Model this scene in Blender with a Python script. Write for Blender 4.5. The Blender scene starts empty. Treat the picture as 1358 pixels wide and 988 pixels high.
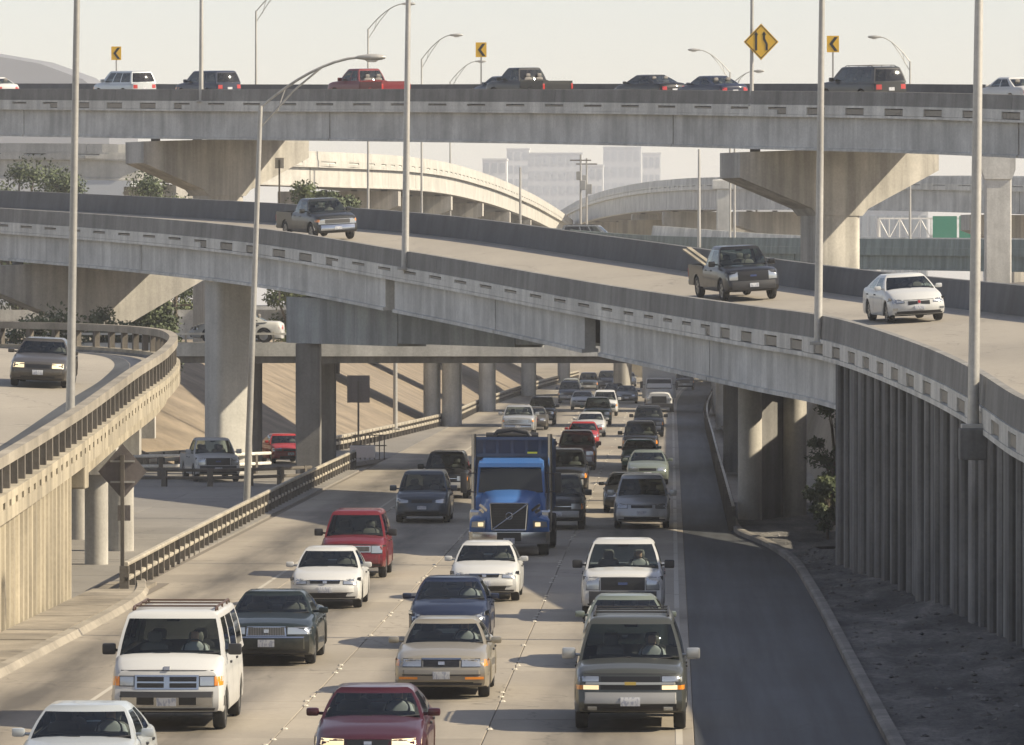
import bpy, bmesh, math, random
from mathutils import Vector, Matrix
from mathutils.bvhtree import BVHTree

scene = bpy.context.scene
COL = scene.collection
R = math.radians
V = Vector

# ------------------------------------------------------------------ camera, sky, sun, exposure
HC = 7.3                      # camera height above the highway
FPX = 7500.0                  # focal length in photo pixels (photo is 1358 wide)
cam_d = bpy.data.cameras.new('camera')
cam = bpy.data.objects.new('camera', cam_d)
COL.objects.link(cam)
cam.location = (0, 0, HC)
cam.rotation_euler = (R(90 - 0.6035), 0, R(1.6115))
cam_d.sensor_width = 36.0
cam_d.lens = 36.0 * FPX / 1358.0
cam_d.clip_start = 1.0
cam_d.clip_end = 20000
scene.camera = cam

SUN_EL, SUN_AZ = 36.0, -8.0    # azimuth measured from +X towards +Y
world = bpy.data.worlds.new('World')
scene.world = world
world.use_nodes = True
wn, wl = world.node_tree.nodes, world.node_tree.links
wn.clear()
sky = wn.new('ShaderNodeTexSky')
sky.sky_type = 'NISHITA'
sky.sun_disc = False
sky.sun_elevation = R(SUN_EL)
sky.sun_rotation = R(90 - SUN_AZ)
sky.air_density = 1.0
sky.dust_density = 0.6
sky.ozone_density = 1.0
hsv = wn.new('ShaderNodeHueSaturation')
hsv.inputs['Saturation'].default_value = 0.75
bg = wn.new('ShaderNodeBackground')
bg.inputs['Strength'].default_value = 0.094
wo = wn.new('ShaderNodeOutputWorld')
wl.new(sky.outputs[0], hsv.inputs['Color'])
tint = wn.new('ShaderNodeMix'); tint.data_type = 'RGBA'; tint.blend_type = 'MULTIPLY'
tint.inputs[0].default_value = 1.0; tint.inputs[7].default_value = (1.0, .918, .92, 1)   # smog-warmed sky
wl.new(hsv.outputs[0], tint.inputs[6]); wl.new(tint.outputs[2], bg.inputs['Color'])
wl.new(bg.outputs[0], wo.inputs['Surface'])

sd = bpy.data.lights.new('sun', 'SUN')
sd.energy = 4.9
sd.angle = R(0.6)
sd.color = (1.0, 0.87, 0.66)
sun = bpy.data.objects.new('sun', sd)
COL.objects.link(sun)
_d = V((math.cos(R(SUN_EL)) * math.cos(R(SUN_AZ)), math.cos(R(SUN_EL)) * math.sin(R(SUN_AZ)), math.sin(R(SUN_EL))))
sun.rotation_euler = _d.to_track_quat('Z', 'Y').to_euler()
sun.location = (60, 0, 80)

vs = scene.view_settings
vs.view_transform = 'Standard'
vs.look = 'None'
vs.exposure = 0.82
vs.gamma = 1.0
vs.use_curve_mapping = False
scene.cycles.max_bounces = 6
scene.cycles.transparent_max_bounces = 12
scene.cycles.volume_bounces = 0

# ------------------------------------------------------------------ helpers
def at(u, v, Y):
    """photo pixel and distance -> point in the place"""
    return V(((u - 890) * Y / FPX, Y, HC + (415 - v) * Y / FPX))

def tag(o, label=None, cat=None, group=None, kind=None):
    if label: o['label'] = label
    if cat: o['category'] = cat
    if group: o['group'] = group
    if kind: o['kind'] = kind
    return o

def empty(name, loc=(0, 0, 0), label=None, cat=None, group=None, parent=None):
    o = bpy.data.objects.new(name, None)
    COL.objects.link(o)
    o.location = loc
    o.empty_display_size = 0.2
    if parent: o.parent = parent
    return tag(o, label, cat, group)

def mkobj(name, me, parent=None, loc=None):
    o = bpy.data.objects.new(name, me)
    COL.objects.link(o)
    if parent: o.parent = parent
    if loc is not None: o.location = loc
    return o

class MB:
    """collects vertices and faces of one mesh"""
    def __init__(self):
        self.v, self.f, self.m = [], [], []
    def add(self, vs_, fs, mi=0):
        o = len(self.v)
        self.v += [tuple(p) for p in vs_]
        for f in fs:
            self.f.append(tuple(i + o for i in f)); self.m.append(mi)
    def box(self, c, s, mi=0, M=None):
        x, y, z = s[0] / 2, s[1] / 2, s[2] / 2
        p = [V((a * x, b * y, d * z)) for d in (-1, 1) for a, b in ((-1, -1), (1, -1), (1, 1), (-1, 1))]
        c = V(c)
        if M is not None: p = [M @ q for q in p]
        p = [q + c for q in p]
        self.add(p, [(3, 2, 1, 0), (4, 5, 6, 7), (0, 1, 5, 4), (1, 2, 6, 5), (2, 3, 7, 6), (3, 0, 4, 7)], mi)
    def hexa(self, p, mi=0):
        self.add(p, [(3, 2, 1, 0), (4, 5, 6, 7), (0, 1, 5, 4), (1, 2, 6, 5), (2, 3, 7, 6), (3, 0, 4, 7)], mi)
    def bbox(self, c, s, b, mi=0, M=None):
        """box with chamfered edges"""
        bm = bmesh.new()
        bmesh.ops.create_cube(bm, size=1)
        for q in bm.verts: q.co = V((q.co.x * s[0], q.co.y * s[1], q.co.z * s[2]))
        bmesh.ops.bevel(bm, geom=bm.edges[:], offset=b, segments=2, affect='EDGES', profile=.6)
        bm.verts.index_update()
        c = V(c)
        self.add([((M @ q.co) if M is not None else q.co) + c for q in bm.verts], [tuple(q.index for q in f.verts) for f in bm.faces], mi)
        bm.free()
    def tube(self, pts, rad, n=8, mi=0, caps=True):
        pts = [V(p) for p in pts]
        if not isinstance(rad, (list, tuple)): rad = [rad] * len(pts)
        rings = []
        for i, p in enumerate(pts):
            a = pts[max(i - 1, 0)]; b = pts[min(i + 1, len(pts) - 1)]
            t = (b - a).normalized()
            x = t.cross(V((0, 0, 1)))
            if x.length < .05: x = t.cross(V((0, 1, 0)))
            x.normalize(); y = t.cross(x).normalized()
            rings.append([p + (x * math.cos(2 * math.pi * k / n) + y * math.sin(2 * math.pi * k / n)) * rad[i] for k in range(n)])
        vv = [q for r_ in rings for q in r_]
        ff = []
        for i in range(len(pts) - 1):
            for k in range(n):
                ff.append((i * n + k, i * n + (k + 1) % n, (i + 1) * n + (k + 1) % n, (i + 1) * n + k))
        if caps:
            ff.append(tuple(range(n - 1, -1, -1)))
            ff.append(tuple((len(pts) - 1) * n + k for k in range(n)))
        self.add(vv, ff, mi)
    def rings(self, rings, closed=True, caps=True, mi=0):
        n = len(rings[0])
        vv = [q for r_ in rings for q in r_]
        ff = []
        kk = n if closed else n - 1
        for i in range(len(rings) - 1):
            for k in range(kk):
                ff.append((i * n + k, i * n + (k + 1) % n, (i + 1) * n + (k + 1) % n, (i + 1) * n + k))
        if caps and closed:
            ff.append(tuple(range(n - 1, -1, -1)))
            ff.append(tuple((len(rings) - 1) * n + k for k in range(n)))
        self.add(vv, ff, mi)
    def prism(self, poly, ext, mi=0):
        """poly: list of points, ext: extrusion vector"""
        n = len(poly); ext = V(ext)
        a = [V(p) for p in poly]; b = [p + ext for p in a]
        self.add(a + b, [tuple(range(n))[::-1], tuple(range(n, 2 * n))] + [(i, (i + 1) % n, n + (i + 1) % n, n + i) for i in range(n)], mi)
    def mesh(self, name, mats, smooth=None, recalc=True):
        me = bpy.data.meshes.new(name)
        me.from_pydata(self.v, [], self.f)
        if not isinstance(mats, (list, tuple)): mats = [mats]
        for m in mats: me.materials.append(M[m] if isinstance(m, str) else m)
        if len(mats) > 1: me.polygons.foreach_set('material_index', self.m)
        if recalc:
            bm = bmesh.new(); bm.from_mesh(me)
            bmesh.ops.recalc_face_normals(bm, faces=bm.faces[:])
            bm.to_mesh(me); bm.free()
        if smooth is not None:
            me.polygons.foreach_set('use_smooth', [True] * len(me.polygons))
            me.set_sharp_from_angle(angle=R(smooth))
        me.update()
        return me
    def build(self, name, mats, parent=None, smooth=None, loc=None, recalc=True):
        return mkobj(name, self.mesh(name, mats, smooth, recalc), parent, loc)

def wb(mb, name, mats, parent, smooth=None):
    """link a mesh given in world coordinates under its thing"""
    o = mb.build(name, mats, parent, smooth)
    if parent is not None and parent.type == 'EMPTY' and parent.parent is None:
        o.matrix_parent_inverse = parent.matrix_basis.inverted()
    return o

def interp(tab, t):
    if t <= tab[0][0]: return tab[0][1]
    for (a, x), (b, y) in zip(tab, tab[1:]):
        if t <= b: return x + (y - x) * (t - a) / (b - a)
    return tab[-1][1]

class Curve:
    """smooth curve through points, by arc length; N points to the given side (side=+1: left of travel)"""
    def __init__(self, pts, side=1, step=1.0):
        P = [V(p) for p in pts]
        P = [P[0] * 2 - P[1]] + P + [P[-1] * 2 - P[-2]]
        d = []
        for i in range(1, len(P) - 2):
            p0, p1, p2, p3 = P[i - 1:i + 3]
            a = max((p1 - p0).length, .01) ** .5; b = max((p2 - p1).length, .01) ** .5; c = max((p3 - p2).length, .01) ** .5
            m1 = b * ((p1 - p0) / a - (p2 - p0) / (a + b) + (p2 - p1) / b)
            m2 = b * ((p2 - p1) / b - (p3 - p1) / (b + c) + (p3 - p2) / c)
            n = max(2, int((p2 - p1).length / step))
            for k in range(n):
                t = k / n
                d.append((2 * t ** 3 - 3 * t * t + 1) * p1 + (t ** 3 - 2 * t * t + t) * m1 + (-2 * t ** 3 + 3 * t * t) * p2 + (t ** 3 - t * t) * m2)
        d.append(P[-2])
        self.p = d
        self.s = [0.0]
        for a, b in zip(d, d[1:]): self.s.append(self.s[-1] + (b - a).length)
        self.len = self.s[-1]
        self.side = side
    def pos(self, s):
        s = min(max(s, 0), self.len)
        lo, hi = 0, len(self.s) - 1
        while hi - lo > 1:
            m = (lo + hi) // 2
            if self.s[m] <= s: lo = m
            else: hi = m
        return self.p[lo].lerp(self.p[hi], (s - self.s[lo]) / max(self.s[hi] - self.s[lo], 1e-6))
    def at(self, s):
        p = self.pos(s)
        t = (self.pos(min(s + .6, self.len)) - self.pos(max(s - .6, 0))).normalized()
        n = V((-t.y, t.x, 0)).normalized() * self.side
        return p, t, n
    def find(self, Y):
        return min(range(len(self.p)), key=lambda i: abs(self.p[i].y - Y)) and self.s[min(range(len(self.p)), key=lambda i: abs(self.p[i].y - Y))]

def sweep(mb, cv, sec, a, b, se=0.0, step=1.5, mi=0, closed=True):
    """sec: list of (n, z) in the cross plane; se: cross fall of the deck"""
    n = max(1, int(round((b - a) / step)))
    rr = []
    for i in range(n + 1):
        p, t, N = cv.at(a + (b - a) * i / n)
        rr.append([p + N * q[0] + V((0, 0, q[1] + se * q[0])) for q in sec])
    mb.rings(rr, closed=closed, caps=closed, mi=mi)

# ------------------------------------------------------------------ materials
M = {}
def nodes(name):
    m = bpy.data.materials.new(name); m.use_nodes = True
    nt = m.node_tree; nt.nodes.clear()
    out = nt.nodes.new('ShaderNodeOutputMaterial')
    b = nt.nodes.new('ShaderNodeBsdfPrincipled')
    nt.links.new(b.outputs[0], out.inputs[0])
    M[name] = m
    return m, nt, b, out

def simple(name, col, rough=.6, metal=0.0, coat=0.0, emit=0.0, ecol=None, spec=.5):
    m, nt, b, out = nodes(name)
    b.inputs['Base Color'].default_value = (*col, 1)
    b.inputs['Roughness'].default_value = rough
    b.inputs['Metallic'].default_value = metal
    b.inputs['Coat Weight'].default_value = coat
    b.inputs['Coat Roughness'].default_value = .06
    b.inputs['Specular IOR Level'].default_value = spec
    if emit:
        b.inputs['Emission Color'].default_value = (*(ecol or col), 1)
        b.inputs['Emission Strength'].default_value = emit
    return m

def N_(nt, typ, **kw):
    n = nt.nodes.new(typ)
    for k, v in kw.items(): setattr(n, k, v)
    return n

def ramp(nt, src, stops):
    r = nt.nodes.new('ShaderNodeValToRGB')
    e = r.color_ramp.elements
    while len(e) < len(stops): e.new(.5)
    for i, (p, c) in enumerate(stops):
        e[i].position = p
        e[i].color = (*c, 1) if isinstance(c, tuple) else (c, c, c, 1)
    nt.links.new(src, r.inputs[0])
    return r.outputs[0]

def mul(nt, a, b, fac=1.0):
    n = N_(nt, 'ShaderNodeMix', data_type='RGBA', blend_type='MULTIPLY')
    n.inputs[0].default_value = fac
    nt.links.new(a, n.inputs[6]); nt.links.new(b, n.inputs[7])
    return n.outputs[2]

def noise(nt, vec, scale, detail=4, rough=.55, sc=None):
    if sc:
        mp = nt.nodes.new('ShaderNodeMapping'); mp.inputs['Scale'].default_value = sc
        nt.links.new(vec, mp.inputs[0]); vec = mp.outputs[0]
    n = nt.nodes.new('ShaderNodeTexNoise')
    n.inputs['Scale'].default_value = scale; n.inputs['Detail'].default_value = detail; n.inputs['Roughness'].default_value = rough
    nt.links.new(vec, n.inputs['Vector'])
    return n.outputs['Fac']

def worldpos(nt):
    return nt.nodes.new('ShaderNodeNewGeometry').outputs['Position']

def weathered(name, col, streak=.5, blotch=.35, bump=.25, rough=.85, rnd=.0):
    """concrete: broad blotches, vertical run-off streaks, fine grain"""
    m, nt, b, out = nodes(name)
    P = worldpos(nt)
    rgb = N_(nt, 'ShaderNodeRGB'); rgb.outputs[0].default_value = (*col, 1)
    c = rgb.outputs[0]
    bl = ramp(nt, noise(nt, P, .45, 5, .6), [(.3, 1 - blotch), (.72, 1.12)])
    c = mul(nt, c, bl)
    st = ramp(nt, noise(nt, P, 1.0, 3, .6, (1.6, 1.6, .10)), [(.38, 1 - streak), (.62, 1.06)])
    c = mul(nt, c, st)
    gr = ramp(nt, noise(nt, P, 9.0, 4, .7), [(.25, .84), (.75, 1.1)])
    c = mul(nt, c, gr)
    if rnd:
        oi = N_(nt, 'ShaderNodeObjectInfo')
        c = mul(nt, c, ramp(nt, oi.outputs['Random'], [(0, 1 - rnd), (1, 1 + rnd)]))
    nt.links.new(c, b.inputs['Base Color'])
    b.inputs['Roughness'].default_value = rough
    bp = N_(nt, 'ShaderNodeBump'); bp.inputs['Strength'].default_value = bump; bp.inputs['Distance'].default_value = .03
    nt.links.new(noise(nt, P, 14, 5, .7), bp.inputs['Height'])
    nt.links.new(bp.outputs[0], b.inputs['Normal'])
    return m

weathered('concrete', (.58, .575, .54), .18, .32)
weathered('concrete_pale', (.43, .42, .385), .12, .2)
weathered('kerb_dirty', (.24, .22, .19), .1, .5, rnd=.12)
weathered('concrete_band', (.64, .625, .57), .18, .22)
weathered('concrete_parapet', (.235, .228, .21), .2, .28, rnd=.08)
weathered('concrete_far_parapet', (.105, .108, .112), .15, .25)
weathered('concrete_cream', (.37, .325, .24), .3, .22, rnd=.06)
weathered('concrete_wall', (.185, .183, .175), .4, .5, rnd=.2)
weathered('concrete_wall_back', (.06, .06, .058), .55, .4)  # darker than the ribs: shade of the recesses put into the colour
weathered('concrete_column', (.45, .43, .385), .3, .22)
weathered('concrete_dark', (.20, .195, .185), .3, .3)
weathered('steel_beam', (.29, .31, .31), .35, .25, rough=.7)
weathered('green_deck', (.20, .25, .24), .3, .2)
weathered('kerb', (.29, .26, .21), .1, .4, rnd=.1)
weathered('sidewalk', (.29, .255, .20), .05, .6, rnd=.08)
weathered('slope_paving', (.235, .19, .135), .05, .45, rnd=.05)

def road_mat(name, col, tracks=.16, rnd=.09, blot=.2, lanes=True):
    m, nt, b, out = nodes(name)
    P = worldpos(nt)
    rgb = N_(nt, 'ShaderNodeRGB'); rgb.outputs[0].default_value = (*col, 1)
    c = mul(nt, rgb.outputs[0], ramp(nt, noise(nt, P, .22, 5, .62, (1, .35, 1)), [(.3, 1 - blot), (.72, 1.1)]))
    c = mul(nt, c, ramp(nt, noise(nt, P, 6, 5, .75), [(.25, .86), (.75, 1.1)]))
    # cracks and patches
    vo = N_(nt, 'ShaderNodeTexVoronoi', feature='DISTANCE_TO_EDGE'); vo.inputs['Scale'].default_value = .16
    mp = nt.nodes.new('ShaderNodeMapping'); mp.inputs['Scale'].default_value = (1, .5, 1)
    nz = N_(nt, 'ShaderNodeTexNoise'); nz.inputs['Scale'].default_value = .8
    nt.links.new(P, nz.inputs['Vector'])
    ad = N_(nt, 'ShaderNodeMix', data_type='RGBA', blend_type='LINEAR_LIGHT'); ad.inputs[0].default_value = .9
    nt.links.new(P, ad.inputs[6]); nt.links.new(nz.outputs['Color'], ad.inputs[7])
    nt.links.new(ad.outputs[2], mp.inputs[0]); nt.links.new(mp.outputs[0], vo.inputs['Vector'])
    c = mul(nt, c, ramp(nt, vo.outputs['Distance'], [(0.0, .62), (.006, 1.0)]))
    if lanes:
        sx = N_(nt, 'ShaderNodeSeparateXYZ'); nt.links.new(P, sx.inputs[0])
        a = N_(nt, 'ShaderNodeMath', operation='MULTIPLY_ADD'); a.inputs[1].default_value = 2 * math.pi / 3.6; a.inputs[2].default_value = 2 * math.pi * (1.4 / 3.6)
        nt.links.new(sx.outputs[0], a.inputs[0])
        s = N_(nt, 'ShaderNodeMath', operation='COSINE'); nt.links.new(a.outputs[0], s.inputs[0])
        m2 = N_(nt, 'ShaderNodeMath', operation='MULTIPLY_ADD'); m2.inputs[1].default_value = .5; m2.inputs[2].default_value = .5
        nt.links.new(s.outputs[0], m2.inputs[0])
        mm = N_(nt, 'ShaderNodeMath', operation='MULTIPLY'); nt.links.new(m2.outputs[0], mm.inputs[0])
        nt.links.new(noise(nt, P, .8, 4, .6, (1.5, .12, 1)), mm.inputs[1])
        c = mul(nt, c, ramp(nt, mm.outputs[0], [(.12, 1.03), (.62, 1 - tracks * 1.6)]))
    if rnd:
        oi = N_(nt, 'ShaderNodeObjectInfo')
        c = mul(nt, c, ramp(nt, oi.outputs['Random'], [(0, 1 - rnd), (1, 1 + rnd)]))
    nt.links.new(c, b.inputs['Base Color'])
    b.inputs['Roughness'].default_value = .72
    bp = N_(nt, 'ShaderNodeBump'); bp.inputs['Strength'].default_value = .2; bp.inputs['Distance'].default_value = .02
    nt.links.new(noise(nt, P, 22, 4, .7), bp.inputs['Height'])
    nt.links.new(bp.outputs[0], b.inputs['Normal'])
    return m
road_mat('road_concrete', (.30, .265, .21), .42, .12, .3)
road_mat('ramp_road', (.30, .27, .22), .1, .05, lanes=False)
road_mat('side_pavement', (.22, .205, .18), .1, .07, lanes=False)
road_mat('asphalt', (.05, .054, .058), .1, 0, .5, lanes=False)
_nt = M['asphalt'].node_tree; _b = _nt.nodes['Principled BSDF']; _src = _b.inputs['Base Color'].links[0].from_socket
_nt.links.new(mul(_nt, _src, ramp(_nt, noise(_nt, worldpos(_nt), 1.0, 4, .6, (2.4, .05, 1)), [(.36, .62), (.64, 1.3)])), _b.inputs['Base Color'])
def dirt_mat():
    m, nt, b, out = nodes('dirt')
    P = worldpos(nt)
    c = ramp(nt, noise(nt, P, .55, 8, .72, (1, .28, 1)), [(.30, (.026, .026, .027)), (.44, (.075, .074, .071)), (.56, (.16, .152, .14)), (.70, (.30, .285, .25))])
    c = mul(nt, c, ramp(nt, noise(nt, P, 7, 6, .8, (1, .5, 1)), [(.32, .55), (.68, 1.25)]))
    nt.links.new(c, b.inputs['Base Color']); b.inputs['Roughness'].default_value = .95
    bp = N_(nt, 'ShaderNodeBump'); bp.inputs['Strength'].default_value = .8; bp.inputs['Distance'].default_value = .12
    nt.links.new(noise(nt, P, 4, 8, .75, (1, .6, 1)), bp.inputs['Height']); nt.links.new(bp.outputs[0], b.inputs['Normal'])
dirt_mat()
road_mat('earth', (.30, .26, .20), .1, 0, .4, lanes=False)
simple('joint', (.15, .13, .105), .9)
simple('marker', (.45, .42, .35), .7)
simple('paint_line', (.40, .37, .31), .7)
simple('slot_shade_and_stone', (.06, .058, .055), .8)  # dark gravel, also the shade painted behind the parapet slots
weathered('galvanised', (.42, .41, .38), .2, .2, .05, .45)
M['galvanised'].node_tree.nodes['Principled BSDF'].inputs['Metallic'].default_value = .35
weathered('rail_steel', (.44, .40, .32), .2, .3, .05, .5)
weathered('post_dark', (.13, .115, .095), .3, .3)
weathered('sign_back', (.16, .14, .13), .2, .2)
simple('sign_yellow', (.72, .43, .03), .45)
simple('sign_black', (.015, .015, .015), .5)
simple('sign_green', (.03, .22, .14), .5)
simple('white_paint', (.78, .77, .73), .5)
simple('lamp_glass', (.62, .62, .6), .25)

# vehicle materials
def paint(name, col, metal=.0, rough=.34, coat=.55, dirt=.34):
    m, nt, b, out = nodes(name)
    tc = N_(nt, 'ShaderNodeTexCoord')
    rgb = N_(nt, 'ShaderNodeRGB'); rgb.outputs[0].default_value = (*col, 1)
    nz = noise(nt, tc.outputs['Object'], 2.2, 5, .65)
    sx = N_(nt, 'ShaderNodeSeparateXYZ'); nt.links.new(tc.outputs['Object'], sx.inputs[0])
    ma = N_(nt, 'ShaderNodeMath', operation='MULTIPLY_ADD'); ma.inputs[1].default_value = .55; ma.inputs[2].default_value = -.05
    nt.links.new(nz, ma.inputs[0])
    sb = N_(nt, 'ShaderNodeMath', operation='SUBTRACT'); nt.links.new(ma.outputs[0], sb.inputs[0])
    zz = N_(nt, 'ShaderNodeMath', operation='MULTIPLY'); zz.inputs[1].default_value = .35
    nt.links.new(sx.outputs[2], zz.inputs[0]); nt.links.new(zz.outputs[0], sb.inputs[1])
    f = ramp(nt, sb.outputs[0], [(-0.0 + .0, 0.0), (.30, dirt)])
    mx = N_(nt, 'ShaderNodeMix', data_type='RGBA'); mx.inputs[7].default_value = (.20, .17, .13, 1)
    nt.links.new(f, mx.inputs[0]); nt.links.new(rgb.outputs[0], mx.inputs[6])
    nt.links.new(mx.outputs[2], b.inputs['Base Color'])
    b.inputs['Roughness'].default_value = .5 if metal < .15 else rough
    b.inputs['Specular IOR Level'].default_value = .2
    b.inputs['Metallic'].default_value = metal
    b.inputs['Coat Weight'].default_value = coat
    b.inputs['Coat Roughness'].default_value = .05
    return m
PAINTS = {
 'white': ((.47, .475, .465), 0), 'pearl': ((.41, .41, .395), 0), 'silver': ((.42, .43, .43), .5), 'pale_silver': ((.42, .45, .46), .3),
 'gold': ((.31, .28, .22), .45), 'maroon': ((.05, .008, .014), .2), 'red': ((.12, .009, .015), .1), 'bright_red': ((.30, .02, .02), 0),
 'navy': ((.007, .013, .036), .0), 'black': ((.006, .0065, .008), 0), 'charcoal': ((.016, .018, .02), .0), 'green_black': ((.009, .015, .015), .1),
 'slate': ((.05, .065, .085), .3), 'dark_green': ((.018, .06, .045), .2), 'sage': ((.20, .23, .19), .4), 'pewter': ((.085, .09, .08), .5),
 'brown': ((.12, .055, .045), .2), 'grey': ((.09, .095, .10), .3), 'blue_truck': ((.04, .125, .33), .05), 'dump_blue': ((.02, .045, .11), 0),
 'taupe': ((.06, .055, .048), .2), 'teal': ((.03, .16, .22), .2), 'lower_taupe': ((.24, .22, .185), .4), 'silver_dim': ((.20, .21, .21), .4), 'two_tone': ((.30, .29, .26), .3),
}
for k, (c, mt) in PAINTS.items(): paint('paint_' + k, c, mt)
simple('rubber', (.018, .018, .018), .85)
simple('trim', (.02, .02, .022), .55)
simple('grille_black', (.008, .008, .009), .4)
simple('cabin', (.05, .049, .047), .8)
simple('seat_cloth', (.17, .16, .15), .9)
simple('chrome', (.45, .46, .47), .16, 1.0)
simple('alloy', (.36, .36, .36), .35, .9)
simple('headlamp', (.42, .44, .45), .16, .7, .8)
simple('headlamp_lit', (.6, .5, .35), .3, 0, 0, .55, (1, .78, .42))
simple('amber', (.72, .24, .02), .3, 0, .6)
simple('tail_red', (.36, .015, .012), .3, 0, .6)
simple('emblem', (.5, .5, .5), .2, .8)
simple('emblem_blue', (.02, .04, .14), .3, 0, .5)
simple('emblem_gold', (.55, .38, .10), .3, .6)
simple('skin', (.52, .33, .24), .7)
simple('shirt', (.42, .42, .44), .9)
def plate_mat():
    m, nt, b, out = nodes('plate')
    tc = N_(nt, 'ShaderNodeTexCoord')
    c = ramp(nt, noise(nt, tc.outputs['Object'], 16, 2, .5, (1.6, 1, .7)), [(.5, (.46, .47, .49)), (.58, (.28, .30, .36))])
    nt.links.new(c, b.inputs['Base Color']); b.inputs['Roughness'].default_value = .5
plate_mat()
def glass_mat(name, tint, refl=1.0):
    m = bpy.data.materials.new(name); m.use_nodes = True
    nt = m.node_tree; nt.nodes.clear()
    out = nt.nodes.new('ShaderNodeOutputMaterial')
    tr = nt.nodes.new('ShaderNodeBsdfTransparent'); tr.inputs[0].default_value = (*tint, 1)
    gl = nt.nodes.new('ShaderNodeBsdfGlossy'); gl.inputs['Roughness'].default_value = .04
    gl.inputs[0].default_value = (.9, .95, .97, 1)
    fr = nt.nodes.new('ShaderNodeFresnel'); fr.inputs[0].default_value = 1.5
    mx = nt.nodes.new('ShaderNodeMixShader')
    nt.links.new(fr.outputs[0], mx.inputs[0]); nt.links.new(tr.outputs[0], mx.inputs[1]); nt.links.new(gl.outputs[0], mx.inputs[2])
    nt.links.new(mx.outputs[0], out.inputs[0])
    M[name] = m
glass_mat('glass', (.60, .66, .64))
glass_mat('glass_dark', (.10, .11, .11))
def leaf_mat(name, c1, c2):
    m, nt, b, out = nodes(name)
    c = ramp(nt, noise(nt, worldpos(nt), .9, 3), [(.3, c1), (.7, c2)])
    nt.links.new(c, b.inputs['Base Color']); b.inputs['Roughness'].default_value = .7
leaf_mat('leaf', (.030, .048, .018), (.075, .095, .035))
leaf_mat('leaf_light', (.05, .075, .02), (.11, .13, .045))
simple('bark', (.10, .08, .06), .9)
# ------------------------------------------------------------------ ground and highway
def sheet(name, x0, x1, y0, y1, z, mat, kind='structure', nx=1, ny=1):
    mb = MB()
    vv = [(x0 + (x1 - x0) * i / nx, y0 + (y1 - y0) * j / ny, z) for j in range(ny + 1) for i in range(nx + 1)]
    mb.add(vv, [(j * (nx + 1) + i, j * (nx + 1) + i + 1, (j + 1) * (nx + 1) + i + 1, (j + 1) * (nx + 1) + i) for j in range(ny) for i in range(nx)])
    return tag(mb.build(name, mat), kind=kind)
sheet('ground', -3000, 3000, -500, 6000, -.30, 'earth')
rng = random.Random(7)

def road_x(Y):           # the highway bends gently to the right far ahead
    return 0.0 if Y < 430 else (Y - 430) ** 2 * 0.000075
hw = MB()
YS = [70, 100, 140, 180, 230, 280, 330, 380, 430, 470, 520, 570, 620, 680, 740, 800, 900, 1000, 1150]
hw.rings([[V((a + road_x(y), y, z)) for a, z in ((-14.3, -.02), (.45, -.02), (.45, -.3), (-14.3, -.3))] for y in YS])
highway = tag(hw.build('highway', 'joint'), kind='structure')
# pavement slabs: one mesh per column, shared
cols = [(-14.2, -10.413), (-10.407, -6.813), (-6.807, -3.213), (-3.207, .40)]
slab_me = {}
SL = 4.57
for ci, (a, b) in enumerate(cols):
    mb = MB()
    mb.bbox((0, 0, -.10), (b - a - .012, SL - .014, .20), .012)
    slab_me[ci] = mb.mesh('slab', 'road_concrete')
y = 74.0
while y < 300:
    for ci, (a, b) in enumerate(cols):
        o = mkobj('slab', slab_me[ci], highway, ((a + b) / 2, y + SL / 2 + (0.0 if ci else 1.1), rng.uniform(-.003, .003)))
    y += SL
mb = MB()
YF = [299.5] + [q for q in YS if q > 300]
mb.rings([[V((a + road_x(q), q, z)) for a, z in ((-14.2, -.004), (.40, -.004), (.40, -.2), (-14.2, -.2))] for q in YF])
mb.build('far_pavement', 'road_concrete', highway)

# lane buttons: worn raised markers in clusters of four
mb = MB()
for lx in (-3.21, -6.81, -10.41):
    y = 76.0
    while y < 420:
        for k in range(4):
            yy = y + k * 1.25
            if rng.random() < .36: continue
            x = lx + rng.uniform(-.05, .05)
            n = 6; r = .065
            mb.add([(x + r * math.cos(i * math.tau / n), yy + r * 1.5 * math.sin(i * math.tau / n), .003) for i in range(n)] +
                   [(x + .6 * r * math.cos(i * math.tau / n), yy + .9 * r * math.sin(i * math.tau / n), .028) for i in range(n)],
                   [(i, (i + 1) % n, n + (i + 1) % n, n + i) for i in range(n)] + [tuple(range(n, 2 * n))])
        y += 9.6
tag(mb.build('lane_buttons', 'marker', highway), kind='stuff')
# worn edge line and tar seam between pavement and shoulder
mb = MB()
for (x, w, y0, y1) in ((.14, .12, 74, 560), (-10.9, .10, 74, 560)):
    q = y0
    while q < y1:
        l = rng.uniform(3, 9)
        mb.add([(x - w / 2 + road_x(q), q, .006), (x + w / 2 + road_x(q), q, .006), (x + w / 2 + road_x(q + l), q + l, .006), (x - w / 2 + road_x(q + l), q + l, .006)], [(0, 1, 2, 3)])
        q += l + rng.choice((.15, .3, 1.4))
mb.build('edge_line', 'paint_line', highway)

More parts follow.
